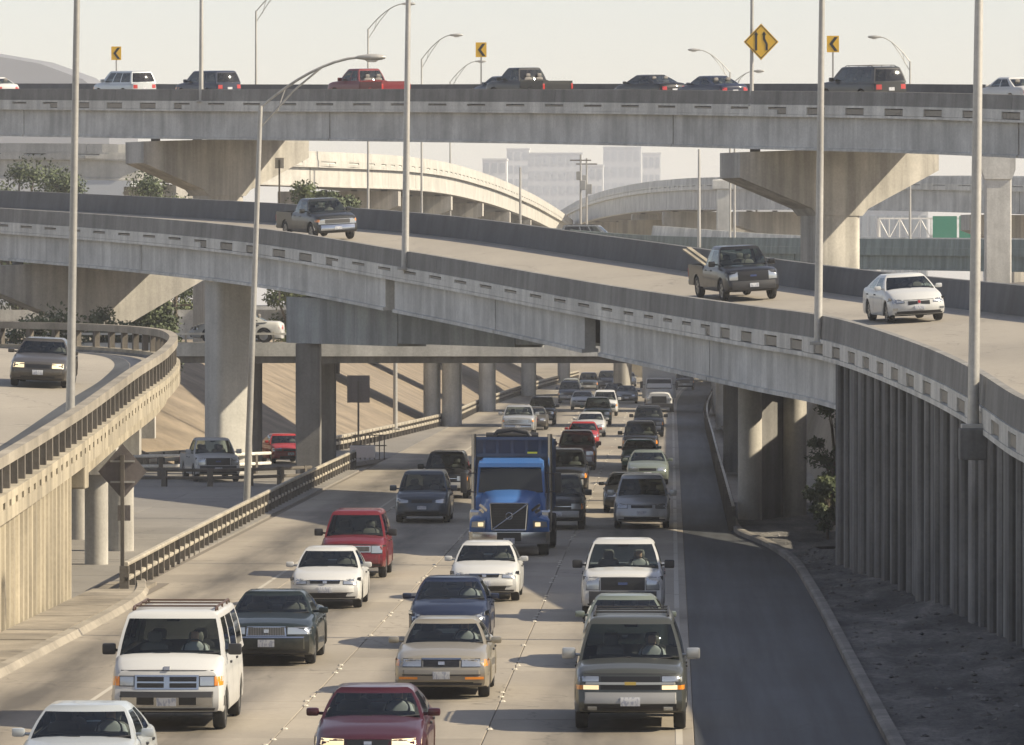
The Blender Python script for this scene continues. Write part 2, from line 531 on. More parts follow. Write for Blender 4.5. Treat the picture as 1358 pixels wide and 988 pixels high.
# right shoulder in asphalt, kerb and dirt bank
KERB = Curve([(3.75, 60, 0), (3.65, 100, 0), (3.6, 150, 0), (3.45, 166, 0), (2.9, 178, 0), (2.2, 187, 0), (2.05, 200, 0), (2.15, 260, 0), (2.25, 340, 0), (2.4, 430, 0), (4.7, 600, 0)], side=1, step=2)
mb = MB()
rr = []
for i in range(0, 140):
    p, t, n = KERB.at(KERB.len * i / 139)
    rr.append([V((.41 + road_x(p.y), p.y, -.006)), V((p.x + .05, p.y, -.012)), V((p.x + .05, p.y, -.3)), V((.41 + road_x(p.y), p.y, -.3))])
mb.rings(rr)
tag(mb.build('road_shoulder', 'asphalt'), kind='structure')
kerb_r = empty('kerb', (3.65, 120, 0), 'long raised concrete kerb bordering the dark right shoulder', 'kerb')
L0 = 0
while L0 < 165:
    mb = MB()
    sweep(mb, KERB, [(-.0, -.1), (0.02, .13), (-.06, .16), (-.22, .16), (-.26, -.1)], L0, L0 + 2.98, step=1)
    wb(mb, 'kerb_stone', 'kerb_dirty', kerb_r)
    L0 += 3.0
# ------------------------------------------------------------------ bridges
def loft_box(mb, cv, n0, n1, z0, z1, a, b, se=0, step=1.5):
    sweep(mb, cv, [(n0, z0), (n1, z0), (n1, z1), (n0, z1)], a, b, se, step)

def bridge(root, cv, width, se, gdepth, big=None, span=28.0, s0=0, s1=None, slot=3.66, far_mat='concrete_far_parapet',
           road='ramp_road', par='concrete_parapet', band='concrete_band', gird='concrete', gs0=None, gs1=None, panels=True, farpar=True, slots=True, inner=True, phase=0.0, breaks=None):
    """deck, slotted near parapet, far parapet, fascia and inner girders. cv runs along the near deck edge, z on the road surface"""
    s1 = cv.len if s1 is None else s1
    gs0 = s0 if gs0 is None else gs0; gs1 = s1 if gs1 is None else gs1
    mb = MB(); loft_box(mb, cv, .0, width, -.26, 0, s0, s1, se)
    wb(mb, 'road_deck', road, root)
    # near parapet: dark upper wall in panels
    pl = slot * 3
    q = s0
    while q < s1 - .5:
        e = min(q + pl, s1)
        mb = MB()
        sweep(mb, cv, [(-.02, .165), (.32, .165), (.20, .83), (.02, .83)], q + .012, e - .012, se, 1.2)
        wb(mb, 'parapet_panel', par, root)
        q = e
    # light band at the deck edge, pierced by drain slots
    mb = MB(); loft_box(mb, cv, -.06, .30, .05, .16, s0, s1, se, 1.5)
    wb(mb, 'band_top', band, root)
    mb = MB(); loft_box(mb, cv, -.07, .30, -.42, -.30 if slots else .05, s0, s1, se, 1.5)
    bd = wb(mb, 'deck_edge', band, root)
    if slots:
        cache = {}
        def blk(key, l, h):
            if key not in cache:
                m2 = MB(); m2.box((0, 0, 0), (l, .36, h)); cache[key] = m2.mesh('parapet_block', band)
            return cache[key]
        def put(me, q_, zc):
            p, t, n = cv.at(q_)
            o = mkobj('parapet_block', me, bd)
            yv = n.copy(); zv = t.cross(yv)
            if zv.z < 0: yv = -yv; zv = t.cross(yv)
            o.matrix_basis = Matrix.Translation(p + n * .122 + V((0, 0, zc + se * .12))) @ Matrix((t, yv, zv)).transposed().to_4x4()
        q = s0 + phase
        gap = slot * .47
        while q < s1 - slot:
            if big and big(cv.pos(q + slot / 2)): put(blk('b', slot - gap, .345), q + slot / 2, -.125)
            else:
                put(blk('n', slot - gap, .125), q + slot / 2, -.015)
                put(blk('f', slot - .004, .22), q + slot / 2, -.19)
            q += slot
        mb = MB(); loft_box(mb, cv, .33, .40, -.28, .16, s0, s1, se, 1.5)
        wb(mb, 'parapet_core', 'slot_shade_and_stone', root)  # near-black face paints the shade inside the drain slots
    if farpar:
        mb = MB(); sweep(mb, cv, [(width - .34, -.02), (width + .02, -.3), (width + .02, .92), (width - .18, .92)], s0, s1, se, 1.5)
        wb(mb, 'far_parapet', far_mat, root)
    # girders
    spans, q = [], gs0
    while q < gs1 - 1:
        spans.append((q + .06, min(q + span, gs1) - .06)); q += span
    if breaks:
        cuts = [gs0] + [c for b_ in breaks for c in (b_[0] - b_[1] / 2, b_[0] + b_[1] / 2)] + [gs1]
        spans = [(cuts[i], cuts[i + 1]) for i in range(0, len(cuts), 2)]
    for q, e in spans:
        mb = MB()
        sweep(mb, cv, [(.22, -.40), (.62, -.40), (.62, -gdepth - .28), (.72, -gdepth - .30), (.72, -gdepth - .42), (.12, -gdepth - .42), (.12, -gdepth - .30), (.22, -gdepth - .28)], q, e, se, 1.5)
        wb(mb, 'fascia_girder', gird, root)
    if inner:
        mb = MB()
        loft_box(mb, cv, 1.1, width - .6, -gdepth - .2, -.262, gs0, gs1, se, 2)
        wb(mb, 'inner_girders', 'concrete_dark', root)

def edge(pts, side=1, drop=.83):
    return Curve([(p[0], p[1], p[2] - drop) for p in pts], side)

# --- the descending ramp across the middle (edge points: x, y, parapet top)
RAMP = edge([(-74, 362, 15.2), (-52, 318, 13.9), (-34, 282, 12.56), (-19, 248.6, 11.12), (-10.3, 226, 9.72), (-2.3, 198.7, 8.28), (2.36, 173, 7.52), (4.3, 162, 7.22), (6.0, 140, 6.55), (6.75, 128, 6.05), (7.2, 118, 5.55), (7.5, 108, 5.4), (7.75, 95, 5.3), (8.0, 72, 5.2)], side=1)
RSE, RW = .057, 9.0
ramp_root = empty('ramp_bridge', (-19, 248, 0), 'descending curved concrete ramp bridge crossing the middle, carrying two pickups and a white car', 'ramp bridge')
sW = RAMP.find(159)
bridge(ramp_root, RAMP, RW, RSE, 1.35, big=lambda p: p.y < 180 or 236 < p.y < 252 or p.y > 300, gs1=sW, breaks=[(RAMP.find(296), .12), (RAMP.find(262), .12), (RAMP.find(229.5), 1.3), (RAMP.find(215), .12), (RAMP.find(202), 2.4), (RAMP.find(181), .12)])

# --- high flyover along the top
_fl = [(-300, 366, 114), (-150, 354, 116), (0, 341, 117), (265, 323, 118), (550, 306, 118), (800, 291.5, 119), (1008, 278, 121), (1200, 266, 123), (1358, 256, 127), (1520, 246, 133), (1700, 236, 142)]
FLY = edge([tuple(at(u, v, y)) for u, y, v in _fl], side=1)
FSE, FW = .042, 10.4
fly_root = empty('flyover_bridge', (-14, 306, 0), 'high concrete flyover running across the top of the view with traffic on it', 'flyover')
bridge(fly_root, FLY, FW, FSE, 1.62, big=lambda p: p.x > 5.5 or -36 < p.x < -28, span=33)

def hammer(root, cv, s, z_top_off, half, depth_end, depth_mid, thick, col_w, col_d, cn, zbase=0.0, mat='concrete_column', se=0.0, name='pier', stemk=1.25):
    """hammerhead pier: flared cap across the deck, wide stem"""
    p, t, n = cv.at(s)
    zc = p.z + z_top_off
    c = p + n * cn
    def pt(a, z): return V((c.x, c.y, 0)) + n * a + V((0, 0, z))
    th = V((t.x, t.y, 0)).normalized() * thick
    zt = lambda a: zc + se * (a + cn)
    k = col_w / 2
    poly = [pt(-half, zt(-half)), pt(-half, zt(-half) - depth_end), pt(-k * stemk, zc - depth_mid), pt(-k, zc - depth_mid - .35), pt(k, zc - depth_mid - .35), pt(k * stemk, zc - depth_mid), pt(half, zt(half) - depth_end), pt(half, zt(half))]
    mb = MB(); mb.prism([q - th / 2 for q in poly], th)
    cap = wb(mb, name + '_cap', mat, root)
    # stem with rounded narrow sides
    mb = MB()
    tn = th.normalized()
    ring = []
    for i in range(20):
        a = math.tau * i / 20
        ca, sa = math.cos(a), math.sin(a)
        r = .35
        ring.append((math.copysign(k - r, ca) + r * ca, math.copysign(col_d / 2 - r, sa) + r * sa))
    mb.rings([[pt(x, z) + tn * y for x, y in ring] for z in (zbase, zc - depth_mid - .3)])
    wb(mb, name + '_column', mat, root, smooth=40)
    # bearing pads on the cap
    for a in (-half * .75, -half * .25, half * .25, half * .75):
        mb = MB(); mb.box(pt(a, zt(a) + .06), (.5, .5, .16))
        wb(mb, 'bearing_pad', 'concrete_dark', root)
    return c

FB = -(1.62 + .42 + .17)
for yy in (328, 280.2):
    hammer(fly_root, FLY, FLY.find(yy), FB, 5.75, 1.25, 2.75, 2.0, 2.6, 1.9, 5.2, -.2, se=FSE)
RB = -(1.35 + .42 + .17)
hammer(ramp_root, RAMP, RAMP.find(279.5), RB, 5.4, 1.3, 2.9, 1.8, 2.4, 1.7, 4.4, -.2, se=RSE)
hammer(ramp_root, RAMP, RAMP.find(322), RB, 5.4, 1.3, 2.9, 1.8, 2.4, 1.7, 4.4, -.2, se=RSE)

mb = MB()
ring = []
for i in range(24):
    q = math.tau * i / 24; ca, sa = math.cos(q), math.sin(q)
    x, y = math.copysign(.95 - .3, ca) + .3 * ca, math.copysign(.7 - .3, sa) + .3 * sa
    ring.append((x * math.cos(.62) - y * math.sin(.62), x * math.sin(.62) + y * math.cos(.62)))
mb.rings([[V((-19.95 + x, 254.5 + y, z)) for x, y in ring] for z in (-.2, 8.72)])
wb(mb, 'pier_column', 'concrete_pale', ramp_root, smooth=40)

def column(name, root, x, y, z0, z1, r, mat='concrete_column', n=20):
    mb = MB()
    mb.rings([[V((x + r * math.cos(math.tau * i / n), y + r * math.sin(math.tau * i / n), z)) for i in range(n)] for z in (z0, z1)])
    return wb(mb, name, mat, root, smooth=40)

# straddle bent: box beam over the highway that carries the ramp
sb = empty('straddle_bent', (-15.5, 242, 0), 'grey straddle beam on a square column under the ramp, spanning the highway', 'bridge support')
a, b = V((-15.95, 243.2, 0)), V((3.6, 219, 0))
dn = (b - a).normalized(); pn = V((-dn.y, dn.x, 0)) * .75
mb = MB()
for (l0, l1, za, zb_) in ((0, .26, 8.0, 7.75), (.262, .52, 7.75, 7.3), (.522, 1, 7.3, 6.75)):
    p0, p1 = a.lerp(b, l0), a.lerp(b, l1)
    mb2 = MB()
    mb2.hexa([p0 - pn + V((0, 0, 6.02)), p1 - pn + V((0, 0, 5.9)), p1 + pn + V((0, 0, 5.9)), p0 + pn + V((0, 0, 6.02)),
              p0 - pn + V((0, 0, za)), p1 - pn + V((0, 0, zb_)), p1 + pn + V((0, 0, zb_)), p0 + pn + V((0, 0, za))])
    wb(mb2, 'beam_section', 'steel_beam', sb)
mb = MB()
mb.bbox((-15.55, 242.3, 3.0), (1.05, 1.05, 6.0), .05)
wb(mb, 'column', 'concrete_dark', sb)  # darker concrete stands in for the shade on this column
column('column', sb, 3.2, 219.4, -.1, 5.95, .5)

# right-hand bent under the ramp: two round columns, web wall and cap
rb_ = empty('column_bent', (3.1, 199, 0), 'twin round columns with a wall between under the ramp, right of the highway', 'bridge support')
column('column', rb_, 2.75, 197.4, -.1, 4.9, .42)
column('column', rb_, 4.35, 199.2, -.1, 5.0, .42)
mb = MB(); mb.hexa([V(q) for q in ((2.9, 197.9, -.1), (4.2, 199.4, -.1), (4.1, 199.7, -.1), (2.8, 198.2, -.1), (2.9, 197.9, 4.86), (4.2, 199.4, 4.86), (4.1, 199.7, 4.86), (2.8, 198.2, 4.86))])
wb(mb, 'web_wall', 'concrete_dark', rb_)
mb = MB()
p0, p1 = V((1.3, 196.6, 0)), V((6.4, 200.6, 0)); d_ = (p1 - p0).normalized(); q_ = V((-d_.y, d_.x, 0)) * .55
mb.hexa([p0 - q_ + V((0, 0, 4.92)), p1 - q_ + V((0, 0, 5.02)), p1 + q_ + V((0, 0, 5.02)), p0 + q_ + V((0, 0, 4.92)), p0 - q_ + V((0, 0, 5.45)), p1 - q_ + V((0, 0, 5.75)), p1 + q_ + V((0, 0, 5.75)), p0 + q_ + V((0, 0, 5.45))])
wb(mb, 'bent_cap', 'concrete', rb_)

# --- retaining wall under the right end of the ramp: deep vertical ribs
rw = empty('retaining_wall', (6, 130, 0), 'tall shaded retaining wall of deep vertical concrete ribs right of the road', 'wall')
sE = RAMP.len - 1
n = int((sE - sW) / 1.5)
rr = []
for i in range(n + 1):
    p, t, N = RAMP.at(sW + (sE - sW) * i / n)
    rr.append([p + N * .72 + V((0, 0, -.3)), V((p.x, p.y, -.2)) + N * .72, V((p.x, p.y, -.2)) + N * 1.2, p + N * 1.2 + V((0, 0, -.3))])
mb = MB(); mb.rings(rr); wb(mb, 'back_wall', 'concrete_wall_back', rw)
q = sW + .3
k = 0
while q < sE:
    p, t, N = RAMP.at(q)
    w = (.60, .44, .66, .50, .92)[k % 5]
    th = V((t.x, t.y, 0)).normalized() * (w / 2)
    zt = p.z - .425
    base = V((p.x, p.y, 0))
    mb = MB()
    oo, ii, cc = N * (.02 + .05 * (k % 3)), N * .715, .07
    tc_ = th.normalized() * (w / 2 - cc)
    ring = [base + ii - th, base + oo + N * cc - th, base + oo - tc_, base + oo + tc_, base + oo + N * cc + th, base + ii + th]
    mb.rings([[r_ + V((0, 0, z)) for r_ in ring] for z in (-.2, zt)])
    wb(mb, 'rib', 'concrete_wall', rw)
    q += (1.35, 1.05, 1.45, 1.1, 1.55)[k % 5]
    k += 1
mb = MB()          # end block of the wall under the bridge joint
p, t, N = RAMP.at(sW - 1.2)
mb.box((p.x + 3.6, p.y + 2.2, 2.3), (6.5, .9, 5.0), M=Matrix.Rotation(R(-10), 3, 'Z'))
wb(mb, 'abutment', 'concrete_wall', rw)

# dirt bank between kerb and wall
mb = MB()
import mathutils
NX = 22; rows = []
NYD = 130
for j in range(NYD + 1):
    Y = 66 + (215 - 66) * j / NYD
    sk = KERB.pos(KERB.find(Y)).x + .24
    if Y < 168: we = RAMP.pos(RAMP.find(Y)).x + .7
    else: we = 9 + (Y - 168) * .1
    row = []
    for i in range(NX + 1):
        f = i / NX
        x = sk + (we - sk) * f
        h = .10 + .30 * f * f + .13 * mathutils.noise.noise(V((x * .7, Y * .22, 0))) * min(1, f * 5) + .07 * mathutils.noise.noise(V((x * 2.2, Y * .9, 5))) * min(1, f * 6)
        row.append(V((x, Y, h)))
    rows.append(row)
vv = [q for r_ in rows for q in r_]
mb.add(vv, [(j * (NX + 1) + i, j * (NX + 1) + i + 1, (j + 1) * (NX + 1) + i + 1, (j + 1) * (NX + 1) + i) for j in range(NYD) for i in range(NX)])
tag(mb.build('dirt_bank', 'dirt', smooth=60), kind='structure')
# litter, clods and stones lying on the bank
mb = MB()
rg = random.Random(3)
for k in range(1500):
    j = rg.randrange(0, 105); i = rg.randrange(1, NX)
    p = rows[j][i] + V((rg.uniform(-.1, .1), rg.uniform(-.5, .5), .0))
    r = rg.choice((.015, .02, .03, .03, .045, .07)) * rg.uniform(.7, 1.5)
    mb.add([p + V((r * rg.uniform(.7, 1.3) * a, r * rg.uniform(.7, 1.3) * b, r * c)) for a, b, c in ((1, 0, 0), (0, 1, 0), (-1, 0, 0), (0, -1, 0), (0, 0, .55), (0, 0, -.5))],
           [(0, 1, 4), (1, 2, 4), (2, 3, 4), (3, 0, 4), (1, 0, 5), (2, 1, 5), (3, 2, 5), (0, 3, 5)], mi=rg.choice((0, 0, 0, 1, 2, 3)))
tag(mb.build('gravel', ['dirt', 'concrete_dark', 'slot_shade_and_stone', 'kerb_dirty']), 'scattered stones and clods on the dark dirt bank', None, None, 'stuff')

# --- street bridge over the highway
st = empty('street_bridge', (-6, 267, 5), 'low level street bridge crossing straight over the highway beneath the ramp', 'bridge')
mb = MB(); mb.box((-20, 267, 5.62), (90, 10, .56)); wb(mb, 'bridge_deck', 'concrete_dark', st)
mb = MB(); mb.box((-20, 261.9, 5.60), (90, .3, .62)); wb(mb, 'deck_edge', 'concrete', st)
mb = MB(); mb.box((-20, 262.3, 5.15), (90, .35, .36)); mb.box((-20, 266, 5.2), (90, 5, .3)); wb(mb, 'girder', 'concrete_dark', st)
x = -30.0
while x < 12:
    if x > -17.2:
        mb = MB(); mb.box((x + .68, 261.95, 6.10), (1.2, .22, .36)); wb(mb, 'rail_panel', 'concrete', st)
    else:
        mb = MB(); mb.box((x + .68, 262.0, 6.18), (.08, .08, .5)); wb(mb, 'rail_post', 'rail_steel', st)
    x += 1.36
mb = MB(); mb.box((-9, 261.95, 6.33), (70, .3, .1)); wb(mb, 'rail', 'concrete_band', st)
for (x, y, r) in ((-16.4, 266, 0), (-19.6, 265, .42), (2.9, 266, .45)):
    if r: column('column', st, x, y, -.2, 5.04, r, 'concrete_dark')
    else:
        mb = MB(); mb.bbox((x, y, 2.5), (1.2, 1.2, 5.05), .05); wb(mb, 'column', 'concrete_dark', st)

# --- further crossings seen beneath it
for i, (y, cols_, zb_) in enumerate(((366, ((-14.2, .55), (-15.5, .45), (3.4, .5)), 5.6), (421, ((-13.7, .55), (3.6, .5)), 5.9), (500, ((-12.6, .6), (4.2, .6)), 6.0), (590, ((-11.2, .6), (5.5, .6)), 6.2))):
    r_ = empty('cross_bridge', (-5, y, 0), ('first', 'second', 'third', 'farthest')[i] + ' of the crossings beyond the street bridge, seen by its columns', 'bridge')
    mb = MB(); mb.box((-15, y, zb_ + .6), (110, 11, 1.2)); wb(mb, 'bridge_deck', 'concrete', r_)
    mb = MB(); mb.box((-15, y - 5.4, zb_ + 1.55), (110, .25, .7)); wb(mb, 'parapet', 'concrete', r_)
    for cx, cr in cols_:
        column('column', r_, cx, y - 2, -.2, zb_, cr, 'concrete')
        column('column', r_, cx, y + 3, -.2, zb_, cr, 'concrete')

# --- left ramp with railing
LR = Curve([(-14.9, 60, 1.6), (-15.0, 95, 2.1), (-15.0, 119, 2.75), (-15.05, 142, 3.72), (-15.45, 163, 4.62), (-15.85, 178, 5.15), (-16.7, 190, 5.55), (-18.6, 200, 5.75), (-22, 207, 5.88), (-27, 211, 5.95), (-35, 214, 6.0), (-50, 216, 6.0)], side=1)
lr = empty('curved_ramp', (-17, 170, 0), 'sunlit curved ramp bridge with open post railing at the lower left', 'ramp bridge')
LSE, LW = .045, 9.2
mb = MB(); loft_box(mb, LR, 0, LW, -.25, 0, 0, LR.len, LSE, 1.2); wb(mb, 'road_deck', 'ramp_road', lr)
mb = MB(); loft_box(mb, LR, -.12, .28, -.42, -.12, 0, LR.len, 0, 1.0); ed = wb(mb, 'deck_edge', 'concrete_cream', lr)
mb = MB(); loft_box(mb, LR, -.12, .28, .04, .22, 0, LR.len, 0, 1.0); wb(mb, 'kerb_beam', 'concrete_cream', lr)
q = .2; bm_ = None
while q < LR.len - 1.2:
    p, t, N = LR.at(q + .45)
    if bm_ is None:
        m2 = MB(); m2.box((0, 0, 0), (.82, .38, .165)); bm_ = m2.mesh('edge_block', 'concrete_cream')
    o = mkobj('edge_block', bm_, ed)
    o.matrix_basis = Matrix.Translation(p + N * .08 + V((0, 0, -.04))) @ Matrix((t, N, t.cross(N))).transposed().to_4x4()
    q += 1.22
mb = MB(); loft_box(mb, LR, .29, .34, -.3, .1, 0, LR.len, 0, 1.0); wb(mb, 'edge_core', 'concrete_dark', lr)
q = .5; bm_ = None
while q < LR.len - .6:
    p, t, N = LR.at(q)
    if bm_ is None:
        m2 = MB(); m2.box((0, 0, 0), (.2, .2, .62)); bm_ = m2.mesh('post', 'post_dark')
    o = mkobj('post', bm_, lr); o.matrix_parent_inverse = lr.matrix_basis.inverted()
    o.matrix_basis = Matrix.Translation(p + N * .10 + V((0, 0, .50))) @ Matrix((t, N, t.cross(N))).transposed().to_4x4()
    q += 1.5
mb = MB(); loft_box(mb, LR, -.04, .24, .80, 1.05, 0, LR.len, 0, 1.0); wb(mb, 'top_rail', 'kerb', lr)
mb = MB(); loft_box(mb, LR, LW - .3, LW, -.3, .9, 0, LR.len, LSE, 1.5); wb(mb, 'far_parapet', 'concrete', lr)
sB = LR.find(143.5)
mb = MB(); loft_box(mb, LR, .30, .85, -1.0, -.43, sB, LR.len, 0, 1.5); wb(mb, 'fascia_girder', 'concrete_cream', lr)
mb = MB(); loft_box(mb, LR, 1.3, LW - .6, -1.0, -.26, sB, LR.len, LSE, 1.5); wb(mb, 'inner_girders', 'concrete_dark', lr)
# dark worn streak along the lane
mb = MB(); sweep(mb, LR, [(1.55, .006), (2.05, .006)], 4, LR.find(211), LSE, 1.0, closed=False); wb(mb, 'tyre_streak', 'asphalt', lr)
for i, yb in enumerate((163, 172, 181.5)):
    p, t, N = LR.at(LR.find(yb))
    th = V((t.x, t.y, 0)).normalized()
    b0 = V((p.x, p.y, 0))
    def pq(n_, l_, z): return b0 + N * n_ + th * l_ + V((0, 0, z))
    zt = p.z - 1.03
    mb = MB()
    mb.hexa([pq(.55, -.5, zt - .95), pq(8.5, -.5, zt - .95), pq(8.5, .5, zt - .95), pq(.55, .5, zt - .95), pq(.55, -.5, zt), pq(8.5, -.5, zt), pq(8.5, .5, zt), pq(.55, .5, zt)])
    wb(mb, 'bent_cap', 'concrete_column', lr)
    if i < 2:
        for nn in (1.15, 6.5):
            c = pq(nn, 0, 0); column('column', lr, c.x, c.y, -.1, zt - .9, .34 + .06 * i)
    else:
        for nn in (3.0, 6.5):
            c = pq(nn, 0, 0); column('column', lr, c.x, c.y, -.1, zt - .9, .4)
# fluted retaining wall below its near end
lw = empty('fluted_wall', (-15, 120, 0), 'cream fluted retaining wall in full sun below the left ramp', 'wall')
mb = MB(); rr = []
for i in range(40):
    p, t, N = LR.at(2 + (sB - 2) * i / 39)
    rr.append([p + N * .30 + V((0, 0, -.43)), V((p.x, p.y, -.2)) + N * .30, V((p.x, p.y, -.2)) + N * .8, p + N * .8 + V((0, 0, -.43))])
mb.rings(rr); wb(mb, 'back_wall', 'concrete_cream', lw)
q = 3.0
while q < sB:
    p, t, N = LR.at(q)
    th = V((t.x, t.y, 0)).normalized() * .24
    b0 = V((p.x, p.y, 0))
    ring = [b0 + N * .295 - th, b0 + N * .15 - th * .6, b0 + N * .15 + th * .6, b0 + N * .295 + th]
    mb = MB(); mb.rings([[r_ + V((0, 0, z)) for r_ in ring] for z in (-.2, p.z - .425)])
    wb(mb, 'rib', 'concrete_cream', lw)
    q += .92

# kerb, gutter walk and side road on the left
LK = Curve([(-13.45, 60, 0), (-13.5, 110, 0), (-13.6, 145, 0), (-14.2, 152, 0)], side=1)
kl = empty('kerb', (-13.5, 110, 0), 'sunlit low concrete kerb along the cream fluted wall', 'kerb')
q = 0
while q < LK.len - 1:
    mb = MB(); sweep(mb, LK, [(-.18, -.1), (-.02, .14), (.2, .15), (.2, -.1)], q, min(q + 2.98, LK.len), step=1); wb(mb, 'kerb_stone', 'kerb', kl)
    q += 3
walk = tag(sheet('sidewalk', -15.3, -13.5, 60, 152, .02, 'joint'), kind='structure')
q = 74.0; wm = None
while q < 150:
    if wm is None:
        m2 = MB(); m2.box((0, 0, 0), (1.34, 2.42, .1)); wm = m2.mesh('walk_slab', 'sidewalk')
    mkobj('walk_slab', wm, walk, (-14.42, q, .06 + rng.uniform(-.008, .008))); q += 2.44
side = tag(sheet('side_road', -60, -14.25, 140, 262, -.03, 'joint'), kind='structure')
sm = None
for i in range(8):
    for j in range(24):
        if sm is None:
            m2 = MB(); m2.box((0, 0, 0), (4.98, 4.98, .12)); sm = m2.mesh('slab', 'side_pavement')
        mkobj('slab', sm, side, (-16.9 - 5 * i, 143.5 + 5 * j, -.06 + .04 + rng.uniform(-.003, .003)))

# exit lane pavement beside the highway, embankment
mb = MB()
EX = [(258, -32, -19), (270, -24, -16.2), (285, -19.5, -14.2), (300, -17.6, -14.2), (320, -16.6, -14.2), (345, -15.6, -14.2), (370, -14.6, -14.2)]
mb.rings([[V((a_, y_, .012)), V((b_, y_, .012)), V((b_, y_, -.2)), V((a_, y_, -.2))] for y_, a_, b_ in EX])
tag(mb.build('exit_lane', 'side_pavement'), kind='structure')
mb = MB(); rows = []
for Y in (262, 275, 285, 300, 320, 345, 370, 420, 500, 600):
    x0 = {262: -32, 275: -22.8, 285: -20}.get(Y, -17.9 + min(Y - 300, 70) * .043 + road_x(Y))
    rows.append([V((x0, Y, 0)), V((x0 - 4.2, Y, 2.0)), V((x0 - 8.5, Y, 4.1)), V((x0 - 12, Y, 5.6)), V((x0 - 120, Y, 5.9))])
vv = [q for r_ in rows for q in r_]
mb.add(vv, [(j * 5 + i, j * 5 + i + 1, (j + 1) * 5 + i + 1, (j + 1) * 5 + i) for j in range(len(rows) - 1) for i in range(4)])
tag(mb.build('embankment', 'slope_paving'), kind='structure')
mb = MB()
rows = [[V(((3.2 if Y > 220 else 5.2) + road_x(Y), Y, .05)), V((6 + road_x(Y), Y, .4)), V((7.4, Y, 5.0 if Y > 185 else 2.8)), V((9.6, Y, 7.3 if Y > 185 else 4.4)), V((12.5, Y, 8.4 if Y > 185 else 6.0)), V((120, Y, 6.8))] for Y in (160, 171, 184, 190, 200, 220, 230, 260, 320, 400, 500, 620)]  # slope extended and raised out of view to shade the twin columns
vv = [q for r_ in rows for q in r_]
mb.add(vv, [(j * 6 + i, j * 6 + i + 1, (j + 1) * 6 + i + 1, (j + 1) * 6 + i) for j in range(len(rows) - 1) for i in range(5)])
tag(mb.build('right_embankment', 'earth'), kind='structure')

# --- guard rails
def guardrail(name, pts, label, zs=(.40, .72), post_step=1.95, h=.78, thick=.09, group=None, rh=.12, mat='rail_steel', pm='post_dark'):
    cv = Curve(pts, 1)
    root = empty(name, cv.p[0], label, 'guard rail', group)
    for z in zs:
        mb = MB(); sweep(mb, cv, [(-thick, z - rh / 2), (-thick - .015, z), (-thick, z + rh / 2), (.0, z + rh / 2 + .01), (.0, z - rh / 2 - .01)], 0, cv.len, step=2)
        wb(mb, 'rail', mat, root)
    pm_ = MB(); pm_.box((-thick * .5 if False else .0, 0, h / 2 - .05), (.24, .2, h + .1)); me = pm_.mesh('post', pm)
    q = .1
    while q < cv.len:
        p, t, N = cv.at(q)
        o = mkobj('post', me, root); o.matrix_parent_inverse = root.matrix_basis.inverted()
        o.matrix_basis = Matrix.Translation(p) @ Matrix.Rotation(math.atan2(t.y, t.x) + math.pi / 2, 4, 'Z')
        q += post_step
    return root
guardrail('guard_rail', [(-14.25, 147, 0), (-14.5, 170, 0), (-14.75, 200, 0), (-14.95, 235, 0), (-15.05, 268, 0)], 'double beam guard rail along the left edge of the near highway', thick=.09, rh=.10, h=.70, zs=(.36, .75))
guardrail('guard_rail', [(-24.5, 263, 0), (-19.6, 280, 0), (-17.8, 298, 0), (-16.8, 318, 0), (-15.6, 345, 0), (-14.7, 372, 0), (-14.4, 430, 0), (-13.2, 520, 0), (-10.5, 640, 0)], 'distant guard rail curving along the foot of the tan embankment', rh=.16, thick=.1)
guardrail('guard_rail', [(-23.2, 236.5, 0), (-19.5, 236, 0), (-17.0, 238, 0), (-15.4, 241, 0)], 'short dark guard rail in front of the white pickup on the side road', h=.8, pm='post_dark', mat='post_dark')
guardrail('guard_rail', [(-24.6, 250, 0), (-20.5, 252, 0), (-18.2, 256, 0)], 'pale guard rail behind the white pickup on the side road', h=.9, zs=(.5, .95), mat='concrete_band')
guardrail('guard_rail', [(2.05, 190, 0), (2.1, 230, 0), (2.2, 300, 0), (2.5, 400, 0), (4.8, 560, 0)], 'guard rail along the right side of the highway under the bridges', h=.8, rh=.16, thick=.1)
gc = empty('crash_cushion', (-15.2, 281, 0), 'white panelled crash barrier at the exit nose left of the dark minivan', 'crash barrier')
mb = MB(); mb.bbox((-15.3, 280, .42), (1.25, .22, .6), .03); wb(mb, 'white_panel', 'white_paint', gc)
mb = MB()
for k in range(7): mb.box((-15.7 + .24 * k, 281, .62), (.05, .05, 1.25))
for z in (.7, 1.22): mb.box((-15.0, 281.04, z), (1.7, .04, .05))
wb(mb, 'cage', 'post_dark', gc)
